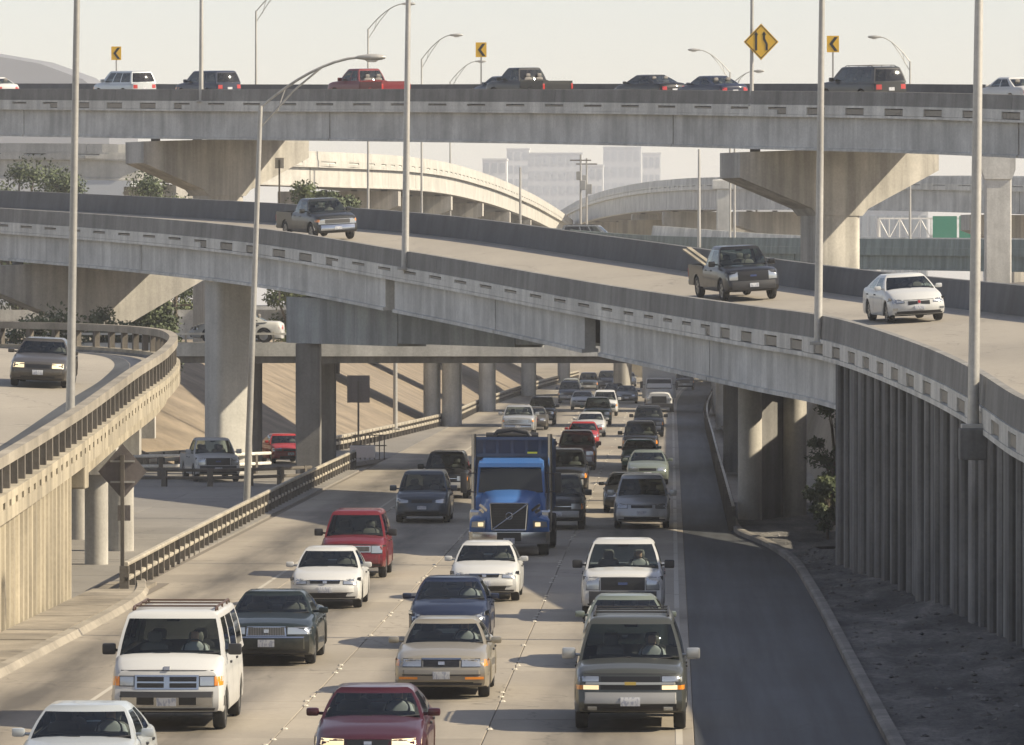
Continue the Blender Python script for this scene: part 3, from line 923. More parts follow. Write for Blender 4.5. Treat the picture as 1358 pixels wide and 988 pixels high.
# ------------------------------------------------------------------ lamp posts, signs
def lamp(base, h, label, r0=.11, lean=(0, 0), arm=None, armh=1.6, pedestal=None, group='highway lamp posts', mat='galvanised'):
    """tapered pole, twin-tube arm to +x or -x and cobra head; lean in metres at the top"""
    base = V(base)
    root = empty('street_lamp', base, label, 'street lamp', group)
    top = V((lean[0], lean[1], h))
    mb = MB(); mb.tube([(0, 0, 0), top * .5, top], [r0, r0 * .82, r0 * .62], 12)
    mb.build('pole', mat, root, smooth=40)
    mb = MB(); mb.bbox((0, 0, .04), (r0 * 4, r0 * 4, .1), .015); mb.build('base_plate', mat, root)
    if arm:
        a = abs(arm); sg = 1 if arm > 0 else -1
        up = []
        for k in range(9):
            f = k / 8
            up.append(top + V((sg * a * f, 0, armh * (1 - (1 - f) ** 1.7) - .05)))
        mb = MB(); mb.tube(up, [r0 * .42] * 8 + [r0 * .34], 6)
        low = [top + V((0, 0, -.75)), top + V((sg * a * .33, 0, armh * .30)), up[5]]
        mb.tube(low, r0 * .32, 6)
        mb.tube([up[2], top + V((sg * a * .17, 0, -.18))], r0 * .22, 6)
        mb.build('arm', mat, root, smooth=40)
        mb = MB()
        e = up[-1]
        rings_ = []
        for f, w, hh in ((-.1, .07, .06), (.1, .11, .09), (.4, .17, .13), (.75, .15, .10), (.9, .05, .05)):
            c = e + V((sg * f, 0, 0))
            rings_.append([c + V((0, w * math.cos(math.tau * i / 10), hh * math.sin(math.tau * i / 10))) for i in range(10)])
        mb.rings(rings_)
        hd = mb.build('lamp_head', mat, root, smooth=50)
        mb = MB(); mb.rings([[e + V((sg * (.42 + .24 * math.cos(math.tau * i / 10) * k), .12 * math.sin(math.tau * i / 10) * k, -.10 - dz)) for i in range(10)] for k, dz in ((1, 0), (.6, .07))])
        mb.build('lens', 'lamp_glass', hd, smooth=50)
    if pedestal:
        mb = MB(); mb.bbox((pedestal[3], 0, -pedestal[2] / 2), pedestal[:3], .04)
        mb.build('pedestal', pedestal[4], root)
    return root

def on(cv, Y, n, se=0, dz=0):
    p, t, N = cv.at(cv.find(Y))
    return p + N * n + V((0, 0, se * n + dz))

lamp((-15.42, 144.6, 3.42), 13.0, 'thick lamp post on a cream block beside the left ramp railing', .12, (.22, 0), 2.5, pedestal=(.9, .9, .62, 0, 'concrete_cream'))
lamp((-14.98, 199, 0), 14.6, 'tall lamp post with lit-side arm standing at the left guard rail', .125, (.52, 0), 3.5, 1.75)
lamp(on(FLY, 323, .05, 0, .1), 11.5, 'lamp post on the flyover between the white and the navy utility vehicles', .13, (.03, 0), 2.5)
lamp(on(RAMP, 226.5, -.05, 0, .1), 12.6, 'lamp post on the ramp edge, nearest the centre of the view', .15, (.15, 0), 2.6)
lamp(on(FLY, 279.0, .1, 0, .1), 10.5, 'lamp post on the flyover carrying the yellow diamond sign', .10, (.03, 0), 2.5)
lamp(on(RAMP, 162.5, -.1, 0, .0), 12.0, 'lamp post on the ramp edge beside the black pickup', .12, (.13, 0), 2.5)
lamp(on(RAMP, 124.6, -.25, 0, -.3), 12.5, 'thick lamp post on a block against the right retaining wall', .13, (.16, 0), 2.5, pedestal=(.62, .75, .7, 0, 'concrete_wall'))
# beyond the flyover
def far_lamp(u, vtop, Y, h, arm, label, armh=1.9, r=.10):
    p = at(u, vtop, Y)
    lamp((p.x, p.y, p.z - h), h, label, r, (0, 0), arm, armh, group='lamp posts beyond the flyover')
far_lamp(339, 14, 372, 14, 2.6, 'thin lamp post behind the flyover right of the navy utility vehicle')
far_lamp(488, 38, 420, 16, 2.6, 'thin lamp post behind the red pickup on the flyover')
far_lamp(559, 78, 440, 14, 2.3, 'lamp arm rising behind the central lamp post')
far_lamp(597, 108, 520, 14, 2.4, 'small far lamp left of the central chevron sign')
far_lamp(1206, 82, 430, 14, -2.3, 'far lamp with its arm to the left, above the long dark utility vehicle')
far_lamp(968, 96, 470, 14, -2.6, 'far lamp with its arm to the left, beside the diamond sign')
far_lamp(974, 108, 480, 14, 1.6, 'far lamp with short right arm behind the diamond sign post', .9)

def flat_sign(name, loc, w, h, label, post_h, shape='rect', face='sign_yellow', back='sign_back', flip=False, chev=False, group=None, postn=1, r=.035):
    root = empty(name, (loc[0], loc[1], loc[2] - post_h), label, 'road sign', group)
    zc = post_h
    mb = MB()
    if shape == 'diamond': poly = [(0, -h / 2), (w / 2, 0), (0, h / 2), (-w / 2, 0)]
    else: poly = [(-w / 2, -h / 2), (w / 2, -h / 2), (w / 2, h / 2), (-w / 2, h / 2)]
    mb.prism([V((x, 0, z + zc)) for x, z in poly], (0, .02, 0))
    mb.build('panel', back if flip else face, root)
    if not flip and shape == 'diamond':
        k = .93; k2 = .87
        mb = MB()
        o_ = [V((x * k, -.006, z * k + zc)) for x, z in poly]; i_ = [V((x * k2, -.006, z * k2 + zc)) for x, z in poly]
        mb.add(o_ + i_, [(j, (j + 1) % 4, 4 + (j + 1) % 4, 4 + j) for j in range(4)])
        mb.build('border', 'sign_black', root)
    if chev:
        mb = MB(); t_ = .17
        for s_ in (1, -1):
            mb.prism([V((-w * .30, -.012, zc)), V((w * .12, -.012, zc + s_ * h * .42)), V((w * .40, -.012, zc + s_ * h * .42)), V((-w * .02, -.012, zc))], (0, .008, 0))
        mb.build('chevron', 'sign_black', root)
    if flip and shape == 'diamond':
        for dz in (-.28, .28):
            mb = MB(); mb.box((0, -.025, zc + dz), (w * .5, .04, .05)); mb.build('brace', 'galvanised', root)
    mb = MB(); mb.box((0, .05 if not flip else -.05, (post_h + h * .3) / 2), (r * 2, r * 2, post_h + h * .3))
    mb.build('post', 'post_dark' if flip else 'galvanised', root)
    return root, zc

# yellow diamond: two tracks, the right one bending in
p = on(FLY, 279.0, .1); c = at(1009, 56, p.y - .22)
ds, zc = flat_sign('warning_sign', (c.x, c.y, c.z), 1.72, 1.8, 'yellow diamond lane sign on the flyover lamp post', .9, 'diamond', r=.02)
mb = MB()
mb.prism([V((x, -.012, z + zc)) for x, z in ((-.30, -.42), (-.19, -.42), (-.19, .34), (-.14, .34), (-.245, .52), (-.35, .34), (-.30, .34))], (0, .008, 0))
mb.build('track_symbol', 'sign_black', ds)
mb = MB()
mb.prism([V((x, -.012, z + zc)) for x, z in ((.22, -.42), (.33, -.42), (.33, -.10), (.20, .16), (.20, .34), (.26, .34), (.145, .52), (.04, .34), (.09, .34), (.09, .12), (.22, -.12))], (0, .008, 0))
mb.build('track_symbol', 'sign_black', ds)
for (u, v, Y, lab) in ((153, 70, 350, 'chevron sign behind the white utility vehicle on the flyover'), (638, 66, 322, 'chevron sign near the centre of the flyover'), (1104, 59, 288, 'chevron sign above the long dark utility vehicle')):
    c = at(u, v, Y)
    flat_sign('chevron_sign', tuple(c), .62, .84, lab, 2.6, 'rect', chev=True, group='yellow chevron signs on the flyover', r=.04)
c = at(161, 626, 152); flat_sign('warning_sign', tuple(c), 1.32, 1.5, 'brown back of a diamond sign beside the left ramp columns', c.z, 'diamond', flip=True, r=.05)
c = at(163, 681, 152.2)
mb = MB(); mb.box((c.x, c.y, c.z), (.34, .02, .42)); wb(mb, 'small_plate', 'sign_back', bpy.data.objects['warning_sign.001'])
c = at(475, 516, 300); flat_sign('road_sign', tuple(c), 1.2, 1.45, 'dark back of a square sign on the tan embankment', c.z, 'rect', flip=True, r=.05)
c = at(370, 216, 330); flat_sign('road_sign', tuple(c), .52, .62, 'pale small sign standing behind the ramp near the flyover pier', 8, 'rect', flip=True, back='white_paint', r=.05)
lamp(at(524, 570, 330), 12, 'pale lamp post at the foot of the tan embankment', .14)
lamp(at(641, 545, 421), 12, 'far lamp post beside the second crossing', .12)

# ------------------------------------------------------------------ trees
def tree(base, h, rx, label, seed, nleaf=2600, leaf=.42, mat='leaf', trunk_h=.35, group=None, name='broadleaf_tree'):
    rg = random.Random(seed)
    base = V(base)
    root = empty(name, base, label, 'tree' if h > 3 else 'bush', group)
    mb = MB()
    mb.tube([(0, 0, -.2), (rg.uniform(-.2, .2), 0, h * .3), (rg.uniform(-.4, .4), 0, h * .62), (0, 0, h * .85)], [h * .028, h * .022, h * .014, h * .005], 8)
    blobs = []
    for k in range(20):
        a = rg.uniform(0, math.tau); f = rg.uniform(.1, 1) ** .6
        z = h * rg.uniform(trunk_h, .95)
        prof = math.sin(math.pi * min(1, max(.08, (z / h - trunk_h * .7) / (1.05 - trunk_h * .7)))) ** .6
        c = V((math.cos(a) * rx * .72 * f * prof, math.sin(a) * rx * .72 * f * prof, z))
        blobs.append((c, rx * rg.uniform(.24, .46)))
        mb.tube([(0, 0, max(h * .15, z * .55)), (c.x * .5, c.y * .5, z * .82), tuple(c)], [h * .011, h * .007, h * .002], 5, caps=False)
    mb.build('trunk', 'bark', root, smooth=60)
    mb = MB()
    for k in range(nleaf):
        c, r = rg.choice(blobs)
        d = V((rg.gauss(0, 1), rg.gauss(0, 1), rg.gauss(0, 1))).normalized()
        p = c + V((d.x, d.y, d.z * .75)) * r * rg.uniform(.15, 1.08)
        a = V((rg.gauss(0, 1), rg.gauss(0, 1), rg.gauss(0, 1))).normalized()
        b = a.cross(d).normalized() if a.cross(d).length > .01 else V((1, 0, 0))
        s = leaf * rg.uniform(.5, 1.15)
        mb.add([p - a * s * .5, p + b * s * .28, p + a * s * .5, p - b * s * .28], [(0, 1, 2, 3)])
    mb.build('crown', mat, root, recalc=False)
    return root
G1 = 'trees behind the ramp'
for i, (u, vt, Y, rx, lab, mt) in enumerate((
    (20, 212, 400, 4.6, 'dark tree behind the ramp at the left edge', 'leaf'), (78, 222, 410, 3.6, 'dark tree behind the thick left lamp post', 'leaf'),
    (205, 228, 380, 3.6, 'green tree just left of the flyover pier', 'leaf'), (262, 238, 385, 3.4, 'rounded green tree behind the flyover pier', 'leaf_light'),
    (392, 232, 360, 3.0, 'bright green tree right of the flyover pier', 'leaf_light'), (440, 243, 370, 2.6, 'small green tree behind the dark old pickup', 'leaf'))):
    top = at(u, vt, Y)
    tree((top.x, Y, 0), top.z, rx, lab, 10 + i, 11000, .30, mt, .35, G1)
for i, (u, Y, h, rx, lab) in enumerate(((60, 262, 7.2, 3.0, 'leafy tree beyond the left ramp curve, far left'), (150, 268, 7.6, 2.6, 'leafy tree beyond the left ramp curve, beside the square pier'), (205, 285, 8.0, 2.6, 'thin leafy tree between the left ramp and the square pier'))):
    p = at(u, 415, Y); tree((p.x, Y, 0), h, rx, lab, 40 + i, 7000, .26, 'leaf', .2, 'trees beyond the left ramp')
for i, (x, y, h, rx, lab) in enumerate(((5.5, 190, 4.2, 1.3, 'tall bush growing beside the twin columns'), (5.0, 181, 1.9, .8, 'low bush at the end of the retaining wall'))):
    tree((x, y, .2), h, rx, lab, 60 + i, 5000, .17, 'leaf', .1, None, 'bush')
# utility poles in the trees
for (u, v, Y, h, lab) in ((232, 392, 300, 8, 'bare utility pole left of the square pier'), (214, 398, 310, 8, 'bare utility pole among the trees left of the square pier')):
    p = at(u, v, Y); root = empty('utility_pole', (p.x, Y, 0), lab, 'utility pole')
    mb = MB(); mb.tube([(0, 0, -.2), (0, 0, p.z)], [.13, .09], 8); mb.build('pole', 'bark', root, smooth=40)
    mb = MB(); mb.box((0, 0, p.z - .5), (1.6, .1, .1)); mb.build('crossarm', 'bark', root)

# ------------------------------------------------------------------ background
BGV = edge([tuple(at(u, v, y)) for u, y, v in ((-420, 470, 190), (-100, 440, 189), (165, 430, 191), (430, 442, 201), (560, 480, 210), (640, 540, 229), (700, 610, 254), (735, 680, 274), (760, 800, 292))], side=1)
bgr = empty('flyover_bridge', (-27, 442, 0), 'sunlit flyover curving away behind the central lamp post', 'flyover')
bridge(bgr, BGV, 10, .0, 1.5, slots=True, slot=4.6, far_mat='concrete_pale', par='concrete_pale', band='concrete_pale', gird='concrete_pale', span=38, road='concrete')
for k in range(7):
    s = 25 + k * 38
    if s < BGV.len - 10: hammer(bgr, BGV, s, -(1.5 + .6), 5.0, 1.2, 2.6, 1.6, 2.2, 1.5, 5, -.2)
RB3 = edge([tuple(at(u, v, y)) for u, y, v in ((735, 900, 284), (775, 760, 262), (830, 660, 246), (890, 600, 238), (960, 560, 235), (1140, 530, 233), (1358, 500, 236), (1600, 470, 240))], side=1)
r3 = empty('flyover_bridge', (10, 560, 0), 'hazy flyover rising from the centre towards the right edge behind the big pier', 'flyover')
bridge(r3, RB3, 11, .0, 2.0, slots=True, slot=5, far_mat='concrete', par='concrete', band='concrete_band', gird='concrete', span=45, road='concrete')
for k, s in enumerate((150, 250, 292, 345, 395)):
    if s < RB3.len - 5: hammer(r3, RB3, s, -2.6, 5.4, 1.4, 2.8, 1.8, 2.0, 1.6, 5.4, -.2)
GD = edge([tuple(at(u, v, y)) for u, y, v in ((700, 520, 300), (880, 470, 313), (1077, 440, 316), (1358, 410, 318), (1600, 390, 320))], side=1)
gd = empty('elevated_road', (10, 430, 0), 'grey-green elevated road behind the ramp at the right', 'elevated road')
bridge(gd, GD, 12, .0, 1.1, slots=False, far_mat='concrete', par='green_deck', band='green_deck', gird='green_deck', span=40, road='concrete')
for s in (30, 75, 120):
    p, t, N = GD.at(min(s, GD.len - 2)); column('column', gd, p.x + 2, p.y + 5, -.2, p.z - 1.5, .8)
# columns standing behind, and pier at the right edge of the flyover
for (u0, u1, vt, Y, lab) in ((950, 969, 238, 520, 'grey column of a far flyover left of the big pier'),):
    p0, p1 = at(u0, vt, Y), at(u1, vt, Y)
    root = empty('bridge_column', ((p0.x + p1.x) / 2, Y, 0), lab, 'column')
    mb = MB(); mb.bbox((0, 0, p0.z / 2), (p1.x - p0.x, 1.4, p0.z), .1); mb.build('shaft', 'concrete', root)
    mb = MB(); mb.bbox((0, 0, p0.z - .5), (p1.x - p0.x + .8, 1.8, .9), .1); mb.build('capital', 'concrete', root)
p0, p1 = at(1302, 210, 330), at(1342, 210, 330)
root = empty('bridge_column', ((p0.x + p1.x) / 2, 330, 0), 'square shaded column at the right edge below the flyover', 'column')
mb = MB(); mb.bbox((0, 0, (p0.z - 1.2) / 2), (p1.x - p0.x - .25, 1.5, p0.z - 1.2), .08); mb.build('shaft', 'concrete', root)
mb = MB(); mb.prism([V((x, -.85, z)) for x, z in ((-.78, p0.z - 1.25), (.78, p0.z - 1.25), (.98, p0.z - .7), (.98, p0.z + .25), (-.98, p0.z + .25), (-.98, p0.z - .7))], (0, 1.7, 0)); mb.build('capital', 'concrete', root)

# sunlit low wall and cream building strip behind the elevated road
w_ = at(820, 292, 640); w2 = at(1070, 292, 640)
root = empty('cream_barrier', (w_.x, 640, 0), 'cream sunlit barrier wall in the far background centre right', 'wall')
mb = MB(); mb.box(((w_.x + w2.x) / 2 - w_.x, 0, w_.z / 2), (w2.x - w_.x, .8, w_.z)); mb.build('wall', 'concrete_cream', root)
# overhead sign gantry
g0 = at(1165, 290, 600); g1 = at(1300, 316, 600)
root = empty('sign_gantry', (g0.x, 600, 0), 'white truss gantry with green panels in the far background right', 'sign gantry')
mb = MB()
W_ = g1.x - g0.x; zt, zb2 = g0.z, g1.z
for z in (zt, zb2):
    mb.box((W_ / 2, 0, z), (W_, .12, .16))
k = 0
while k * 1.1 < W_:
    x = k * 1.1
    mb.box((x, 0, (zt + zb2) / 2), (.1, .1, zt - zb2))
    if k * 1.1 + 1.1 < W_: mb.tube([(x, 0, zb2 if k % 2 else zt), (x + 1.1, 0, zt if k % 2 else zb2)], .05, 5)
    k += 1
mb.box((0, .2, zt / 2), (.4, .4, zt)); mb.box((W_, .2, zt / 2), (.4, .4, zt))
mb.build('truss', 'white_paint', root)
for (ua, ub) in ((1236, 1268), (1271, 1300)):
    a_, b_ = at(ua, 300, 599.7), at(ub, 300, 599.7)
    mb = MB(); mb.box(((a_.x + b_.x) / 2 - g0.x, -.35, (zt + zb2) / 2 + .1), (b_.x - a_.x, .1, zt - zb2 + .3)); mb.build('sign_panel', 'sign_green', root)
# thin poles of the background
for (u, v0, Y, lab) in ((690, 222, 500, 'thin pole behind the ramp, right of the sunlit flyover'), (770, 205, 590, 'power pole with boxes right of the sunlit flyover, nearer one'), (778, 210, 592, 'power pole right of the sunlit flyover, farther one'), (927, 198, 458, 'slim pole behind the black pickup'), (1331, 215, 420, 'slim pole near the right edge column'), (1003, 255, 560, 'short pole between far columns left of the big pier')):
    p = at(u, v0, Y); zb_ = {500: 7.2, 590: 7.4, 592: 7.4, 458: GD.pos(GD.find(458)).z}.get(Y, 0); root = empty('utility_pole', (p.x, Y, 0), lab, 'utility pole', 'thin poles in the background')
    mb = MB(); mb.tube([(0, 0, zb_), (0, 0, p.z)], [.16, .09], 8); mb.build('pole', 'galvanised', root, smooth=40)
    if u in (770, 778):
        mb = MB(); mb.bbox((.25, 0, p.z - 3.2), (.6, .5, 1.0), .05); mb.bbox((-.2, 0, p.z - 2.2), (.5, .5, .9), .05); mb.build('transformer', 'galvanised', root)
        mb = MB(); mb.box((0, 0, p.z - .6), (2.2, .12, .12)); mb.build('crossarm', 'bark', root)

# hazy city blocks
simple('tower_wall', (.42, .44, .46), .8); simple('tower_glass', (.30, .33, .36), .4); simple('tower_pale', (.55, .56, .56), .8); simple('dome_roof', (.10, .105, .12), .9)  # pale walls and windows carry some distance haze in their colour
def block(u0, u1, vt, Y, lab, mat, nx, nz, z0=12.0, dep=18):
    if Y > 2000: z0 = 40.0
    a_, b_ = at(u0, vt, Y), at(u1, vt, Y); W_ = b_.x - a_.x
    root = empty('office_building', ((a_.x + b_.x) / 2, Y, 0), lab, 'building', 'hazy buildings behind the bridges')
    mb = MB(); mb.box((0, dep / 2, a_.z / 2), (W_, dep, a_.z)); mb.build('wall', mat, root)
    mb = MB(); mb.box((0, dep / 2, a_.z + .35), (W_ + .6, dep + .6, .7)); mb.build('cornice', mat, root)
    if nx:
        m2 = MB(); m2.box((0, 0, 0), (W_ / nx * .62, .3, (a_.z - z0) / nz * .6)); me = m2.mesh('window', 'tower_glass')
        for i in range(nx):
            for j in range(nz):
                mkobj('window', me, root, ((i + .5) * W_ / nx - W_ / 2, -.02, z0 + (j + .5) * (a_.z - z0) / nz))
block(672, 702, 198, 3300, 'hazy narrow office block left of the grid tower', 'tower_pale', 3, 8)
block(700, 772, 204, 3200, 'hazy wide office block with window grid at the centre', 'tower_wall', 7, 7)
block(772, 800, 220, 2900, 'hazy lower block beside the power poles', 'tower_pale', 3, 5)
block(800, 850, 196, 3500, 'hazy plain tower right of the power poles', 'tower_wall', 5, 7)
block(852, 876, 204, 3400, 'hazy bright tower above the far flyover', 'tower_pale', 3, 6)
block(640, 672, 212, 2600, 'hazy block behind the end of the sunlit flyover', 'tower_pale', 3, 5)
block(575, 645, 252, 760, 'low pale building under the sunlit flyover', 'tower_pale', 6, 2)
block(470, 560, 262, 620, 'low pale building behind the tree and the old pickup', 'tower_pale', 5, 1)
block(100, 172, 222, 520, 'grey low building with plain wall left of the flyover pier', 'tower_wall', 0, 0)
block(975, 1062, 284, 900, 'far cream building low behind the big pier', 'tower_pale', 8, 2)
block(1140, 1230, 276, 950, 'far building low right of the big pier', 'tower_pale', 8, 2)
block(1300, 1400, 292, 900, 'far pale building at the right edge', 'tower_pale', 7, 2)
# stadium roof
mb = MB()
prof = [(-.95, 0), (-.6, .62), (-.3, .9), (0, 1.0), (.3, .92), (.6, .74), (.85, .42), (1.0, .0)]
c0 = at(-90, 118, 2600); rr = []
for f, hgt in prof:
    x = c0.x + f * 81; z = c0.z - 5 + hgt * 23
    rr.append([V((x, 2600, 0)), V((x, 2600, z)), V((x, 2660, z + 3)), V((x, 2740, z)), V((x, 2740, 0))])
root = empty('stadium', (c0.x, 2600, 0), 'hazy dark sloping stadium roof at the upper left', 'building')
mb.rings(rr, closed=True); wb(mb, 'roof', 'dome_roof', root)
# ------------------------------------------------------------------ vehicles
simple('brown_metal', (.08, .045, .03), .5, .3)
simple('glass_truck', (.012, .014, .015), .05, 0, 0)
simple('decal_lime', (.45, .5, .03), .5)
def smooth01(t): return 0 if t <= 0 else 1 if t >= 1 else t * t * (3 - 2 * t)

BASE = dict(L=4.75, W=1.80, H=1.42, wb=2.72, fo=.93, r=.32, zb=.20, bow=.16, bowr=.10,
    top=[(0, .68), (.10, .74), (.55, .85), (1.25, .95), (1.5, .97), (3.75, .985), (4.0, 1.0), (4.55, .97), (4.72, .88), (4.75, .80)],
    nose=[(.2, .07), (.34, .015), (.52, .0), (.56, .03), (.70, .06), (.8, .10)],
    cowl=1.22, at=1.95, rt=3.10, rb=3.95, belt=.95, beltr=.99, wbase=.80, wroof=.60, gbow=.20,
    side=[(.10, .47), (.51, .87)], rear=True, crown=.05, front=[], kind='sedan')

def spec(**kw):
    d = dict(BASE); d.update(kw); return d

def lights(x0, x1, z0, z1, zin=None, mat='headlamp', name='headlight'):
    """mirrored pair; x0 inner edge, x1 outer"""
    zin = zin or (z0, z1)
    return (name, mat, [(x0, zin[0]), (x1, z0), (x1, z1), (x0, zin[1])], True)

def ctr(name, mat, hw, z0, z1, hw2=None):
    hw2 = hw if hw2 is None else hw2
    return (name, mat, [(-hw, z0), (hw, z0), (hw2, z1), (-hw2, z1)], False)

SP = {}
SP['sedan'] = spec(front=[ctr('bumper', 'PAINT', .86, .42, .54), lights(.42, .84, .60, .74), ctr('grille', 'grille_black', .36, .60, .70), ctr('lower_intake', 'grille_black', .52, .26, .36), ctr('license_plate', 'plate', .16, .40, .54)])
SP['lexus'] = spec(L=5.0, W=1.83, H=1.42, wb=2.82, top=[(0, .72), (.08, .78), (.6, .88), (1.35, .96), (1.6, .98), (4.0, .99), (4.2, 1.02), (4.8, .99), (4.97, .9), (5, .8)], cowl=1.32, at=2.05, rt=3.3, rb=4.15, bow=.10,
    front=[ctr('grille', 'grille_black', .34, .62, .755), ctr('grille_frame', 'chrome', .37, .755, .785), lights(.385, .80, .625, .755), lights(.80, .89, .63, .75, mat='amber', name='turn_signal'), ctr('bumper', 'paint_lower_taupe', .88, .36, .56), ctr('bumper_strip', 'trim', .88, .455, .48), lights(.45, .80, .385, .43, mat='amber', name='marker_lamp'), ctr('lower_intake', 'grille_black', .6, .24, .33), ctr('license_plate', 'plate', .16, .39, .53), ctr('emblem', 'emblem', .06, .66, .72)])
SP['mercury'] = spec(L=5.38, W=1.98, H=1.44, wb=2.91, fo=1.05, r=.34, top=[(0, .78), (.08, .84), (.7, .92), (1.6, .98), (1.8, 1.0), (4.2, 1.01), (4.4, 1.04), (5.1, 1.02), (5.33, .92), (5.38, .8)], cowl=1.55, at=2.3, rt=3.5, rb=4.35, belt=.98, wbase=.84, wroof=.62, bow=.12,
    nose=[(.2, .08), (.36, .01), (.56, 0), (.60, .04), (.8, .06), (.9, .1)],
    front=[ctr('grille', 'chrome', .42, .62, .82, .40), ctr('grille_bars', 'slats', .385, .64, .80, .37), lights(.44, .80, .66, .80), lights(.80, .95, .66, .80, mat='headlamp', name='turn_signal'), ctr('bumper_strip', 'chrome', .97, .585, .615), ctr('bumper', 'PAINT', .96, .36, .58), ctr('lower_intake', 'grille_black', .62, .24, .33), ctr('license_plate', 'plate', .17, .40, .55), ctr('emblem', 'emblem', .05, .69, .76)])
SP['maxima'] = spec(L=4.77, W=1.77, H=1.40, front=[ctr('grille', 'grille_black', .30, .60, .715, .34), ctr('emblem', 'emblem', .06, .64, .69), lights(.37, .82, .60, .73, (.62, .72)), ctr('bumper', 'PAINT', .86, .36, .56), ctr('license_plate', 'plate', .16, .37, .51), ctr('lower_intake', 'grille_black', .6, .22, .32)])
SP['altima'] = spec(L=4.85, W=1.79, H=1.47, bow=.22, top=[(0, .70), (.10, .77), (.55, .90), (1.2, 1.0), (1.5, 1.02), (3.8, 1.03), (4.1, 1.06), (4.65, 1.03), (4.82, .92), (4.85, .8)], belt=1.0, beltr=1.03, cowl=1.1, at=1.95, rt=3.2, rb=4.15, wroof=.59,
    front=[ctr('grille', 'grille_black', .36, .60, .70, .42), lights(.50, .86, .62, .82, (.64, .70)), ctr('license_plate', 'plate', .17, .46, .62), ctr('lower_intake', 'grille_black', .55, .26, .40), lights(.62, .78, .30, .37, name='fog_lamp')])
SP['accord'] = spec(L=4.8, W=1.80, H=1.45, bow=.20, front=[ctr('grille', 'grille_black', .36, .63, .70, .38), ctr('grille_bar', 'chrome', .38, .70, .72), lights(.46, .86, .60, .76, (.62, .70)), ctr('license_plate', 'plate', .17, .41, .55), ctr('lower_intake', 'grille_black', .50, .27, .40, .56), ctr('emblem', 'emblem', .05, .635, .695), ctr('bumper', 'PAINT', .86, .42, .56)])
SP['g6'] = spec(L=4.80, W=1.79, H=1.45, bow=.24, top=[(0, .66), (.10, .74), (.55, .88), (1.15, .99), (1.5, 1.0), (3.9, 1.02), (4.2, 1.05), (4.65, 1.03), (4.77, .95), (4.8, .82)], belt=.98, beltr=1.02, cowl=1.08, at=1.9, rt=3.2, rb=4.2,
    front=[lights(.05, .34, .545, .665, (.57, .66), 'grille_black', 'grille'), lights(.46, .86, .60, .76, (.62, .68)), ctr('lower_intake', 'grille_black', .66, .24, .36, .70), lights(.66, .80, .40, .46, name='fog_lamp'), ctr('emblem', 'tail_red', .035, .60, .68), ctr('license_plate', 'plate', .16, .40, .51)])
SP['compact'] = spec(L=4.45, W=1.70, H=1.40, wb=2.6, cowl=1.1, at=1.75, rt=2.9, rb=3.7, top=[(0, .66), (.10, .72), (.55, .84), (1.2, .93), (3.55, .96), (3.75, .98), (4.25, .96), (4.42, .86), (4.45, .78)], front=SP['sedan']['front'])
SUVT = [(0, .92), (.06, .98), (.5, 1.07), (1.15, 1.12), (1.3, 1.12), (4.3, 1.12), (4.7, 1.12), (4.8, 1.08)]
SP['suv'] = spec(L=4.80, W=1.85, H=1.80, wb=2.85, fo=.88, r=.37, zb=.28, bow=.10, top=SUVT, belt=1.10, beltr=1.12, cowl=1.10, at=1.80, rt=4.45, rb=4.72, wroof=.66, wbase=.84, gbow=.12,
    nose=[(.28, .08), (.42, 0), (.64, 0), (.67, .06), (.9, .08), (1.0, .12)], side=[(.09, .34), (.37, .62), (.65, .95)], kind='suv',
    front=[ctr('grille', 'grille_black', .44, .70, .88), ctr('grille_bar', 'chrome', .46, .775, .80), lights(.47, .80, .70, .88), lights(.80, .90, .70, .88, mat='amber', name='turn_signal'), ctr('bumper', 'bumper_grey', .90, .42, .64), ctr('lower_intake', 'grille_black', .55, .40, .48), ctr('license_plate', 'plate', .16, .47, .61)])
SP['explorer'] = spec(**{**{k: v for k, v in SP['suv'].items()}, 'front': [ctr('grille', 'emblem', .50, .72, .90), ctr('grille_bars', 'slats', .46, .745, .875), lights(.52, .88, .70, .90), ctr('bumper', 'PAINT', .90, .42, .66), ctr('lower_intake', 'grille_black', .55, .40, .50), ctr('emblem', 'emblem_blue', .09, .79, .84), ctr('license_plate', 'plate', .16, .5, .62)]})
SP['suburban'] = spec(L=5.55, W=2.0, H=1.90, wb=3.3, fo=.95, r=.39, zb=.30, bow=.10, top=[(0, .98), (.06, 1.05), (.5, 1.13), (1.25, 1.18), (1.4, 1.18), (5.0, 1.18), (5.45, 1.18), (5.55, 1.14)], belt=1.16, beltr=1.18, cowl=1.2, at=1.95, rt=5.2, rb=5.48, wroof=.72, wbase=.92, gbow=.14,
    nose=[(.3, .10), (.42, 0), (.66, 0), (.69, .07), (.9, .08), (1.05, .13)], side=[(.08, .28), (.31, .52), (.55, .93)], kind='suv', rack=True,
    front=[ctr('grille', 'grille_black', .52, .74, .97), ctr('grille_bar', 'grille_silver', .96, .825, .868), ctr('emblem', 'emblem_gold', .10, .82, .874), lights(.55, .90, .878, .97), lights(.55, .82, .74, .815, mat='headlamp_lit', name='running_lamp'), lights(.83, .95, .74, .815, mat='amber', name='turn_signal'), ctr('bumper', 'bumper_grey', .98, .50, .69), ctr('lower_intake', 'grille_black', .80, .33, .48), lights(.58, .74, .38, .45, name='fog_lamp'), ctr('license_plate', 'plate', .17, .46, .61)])
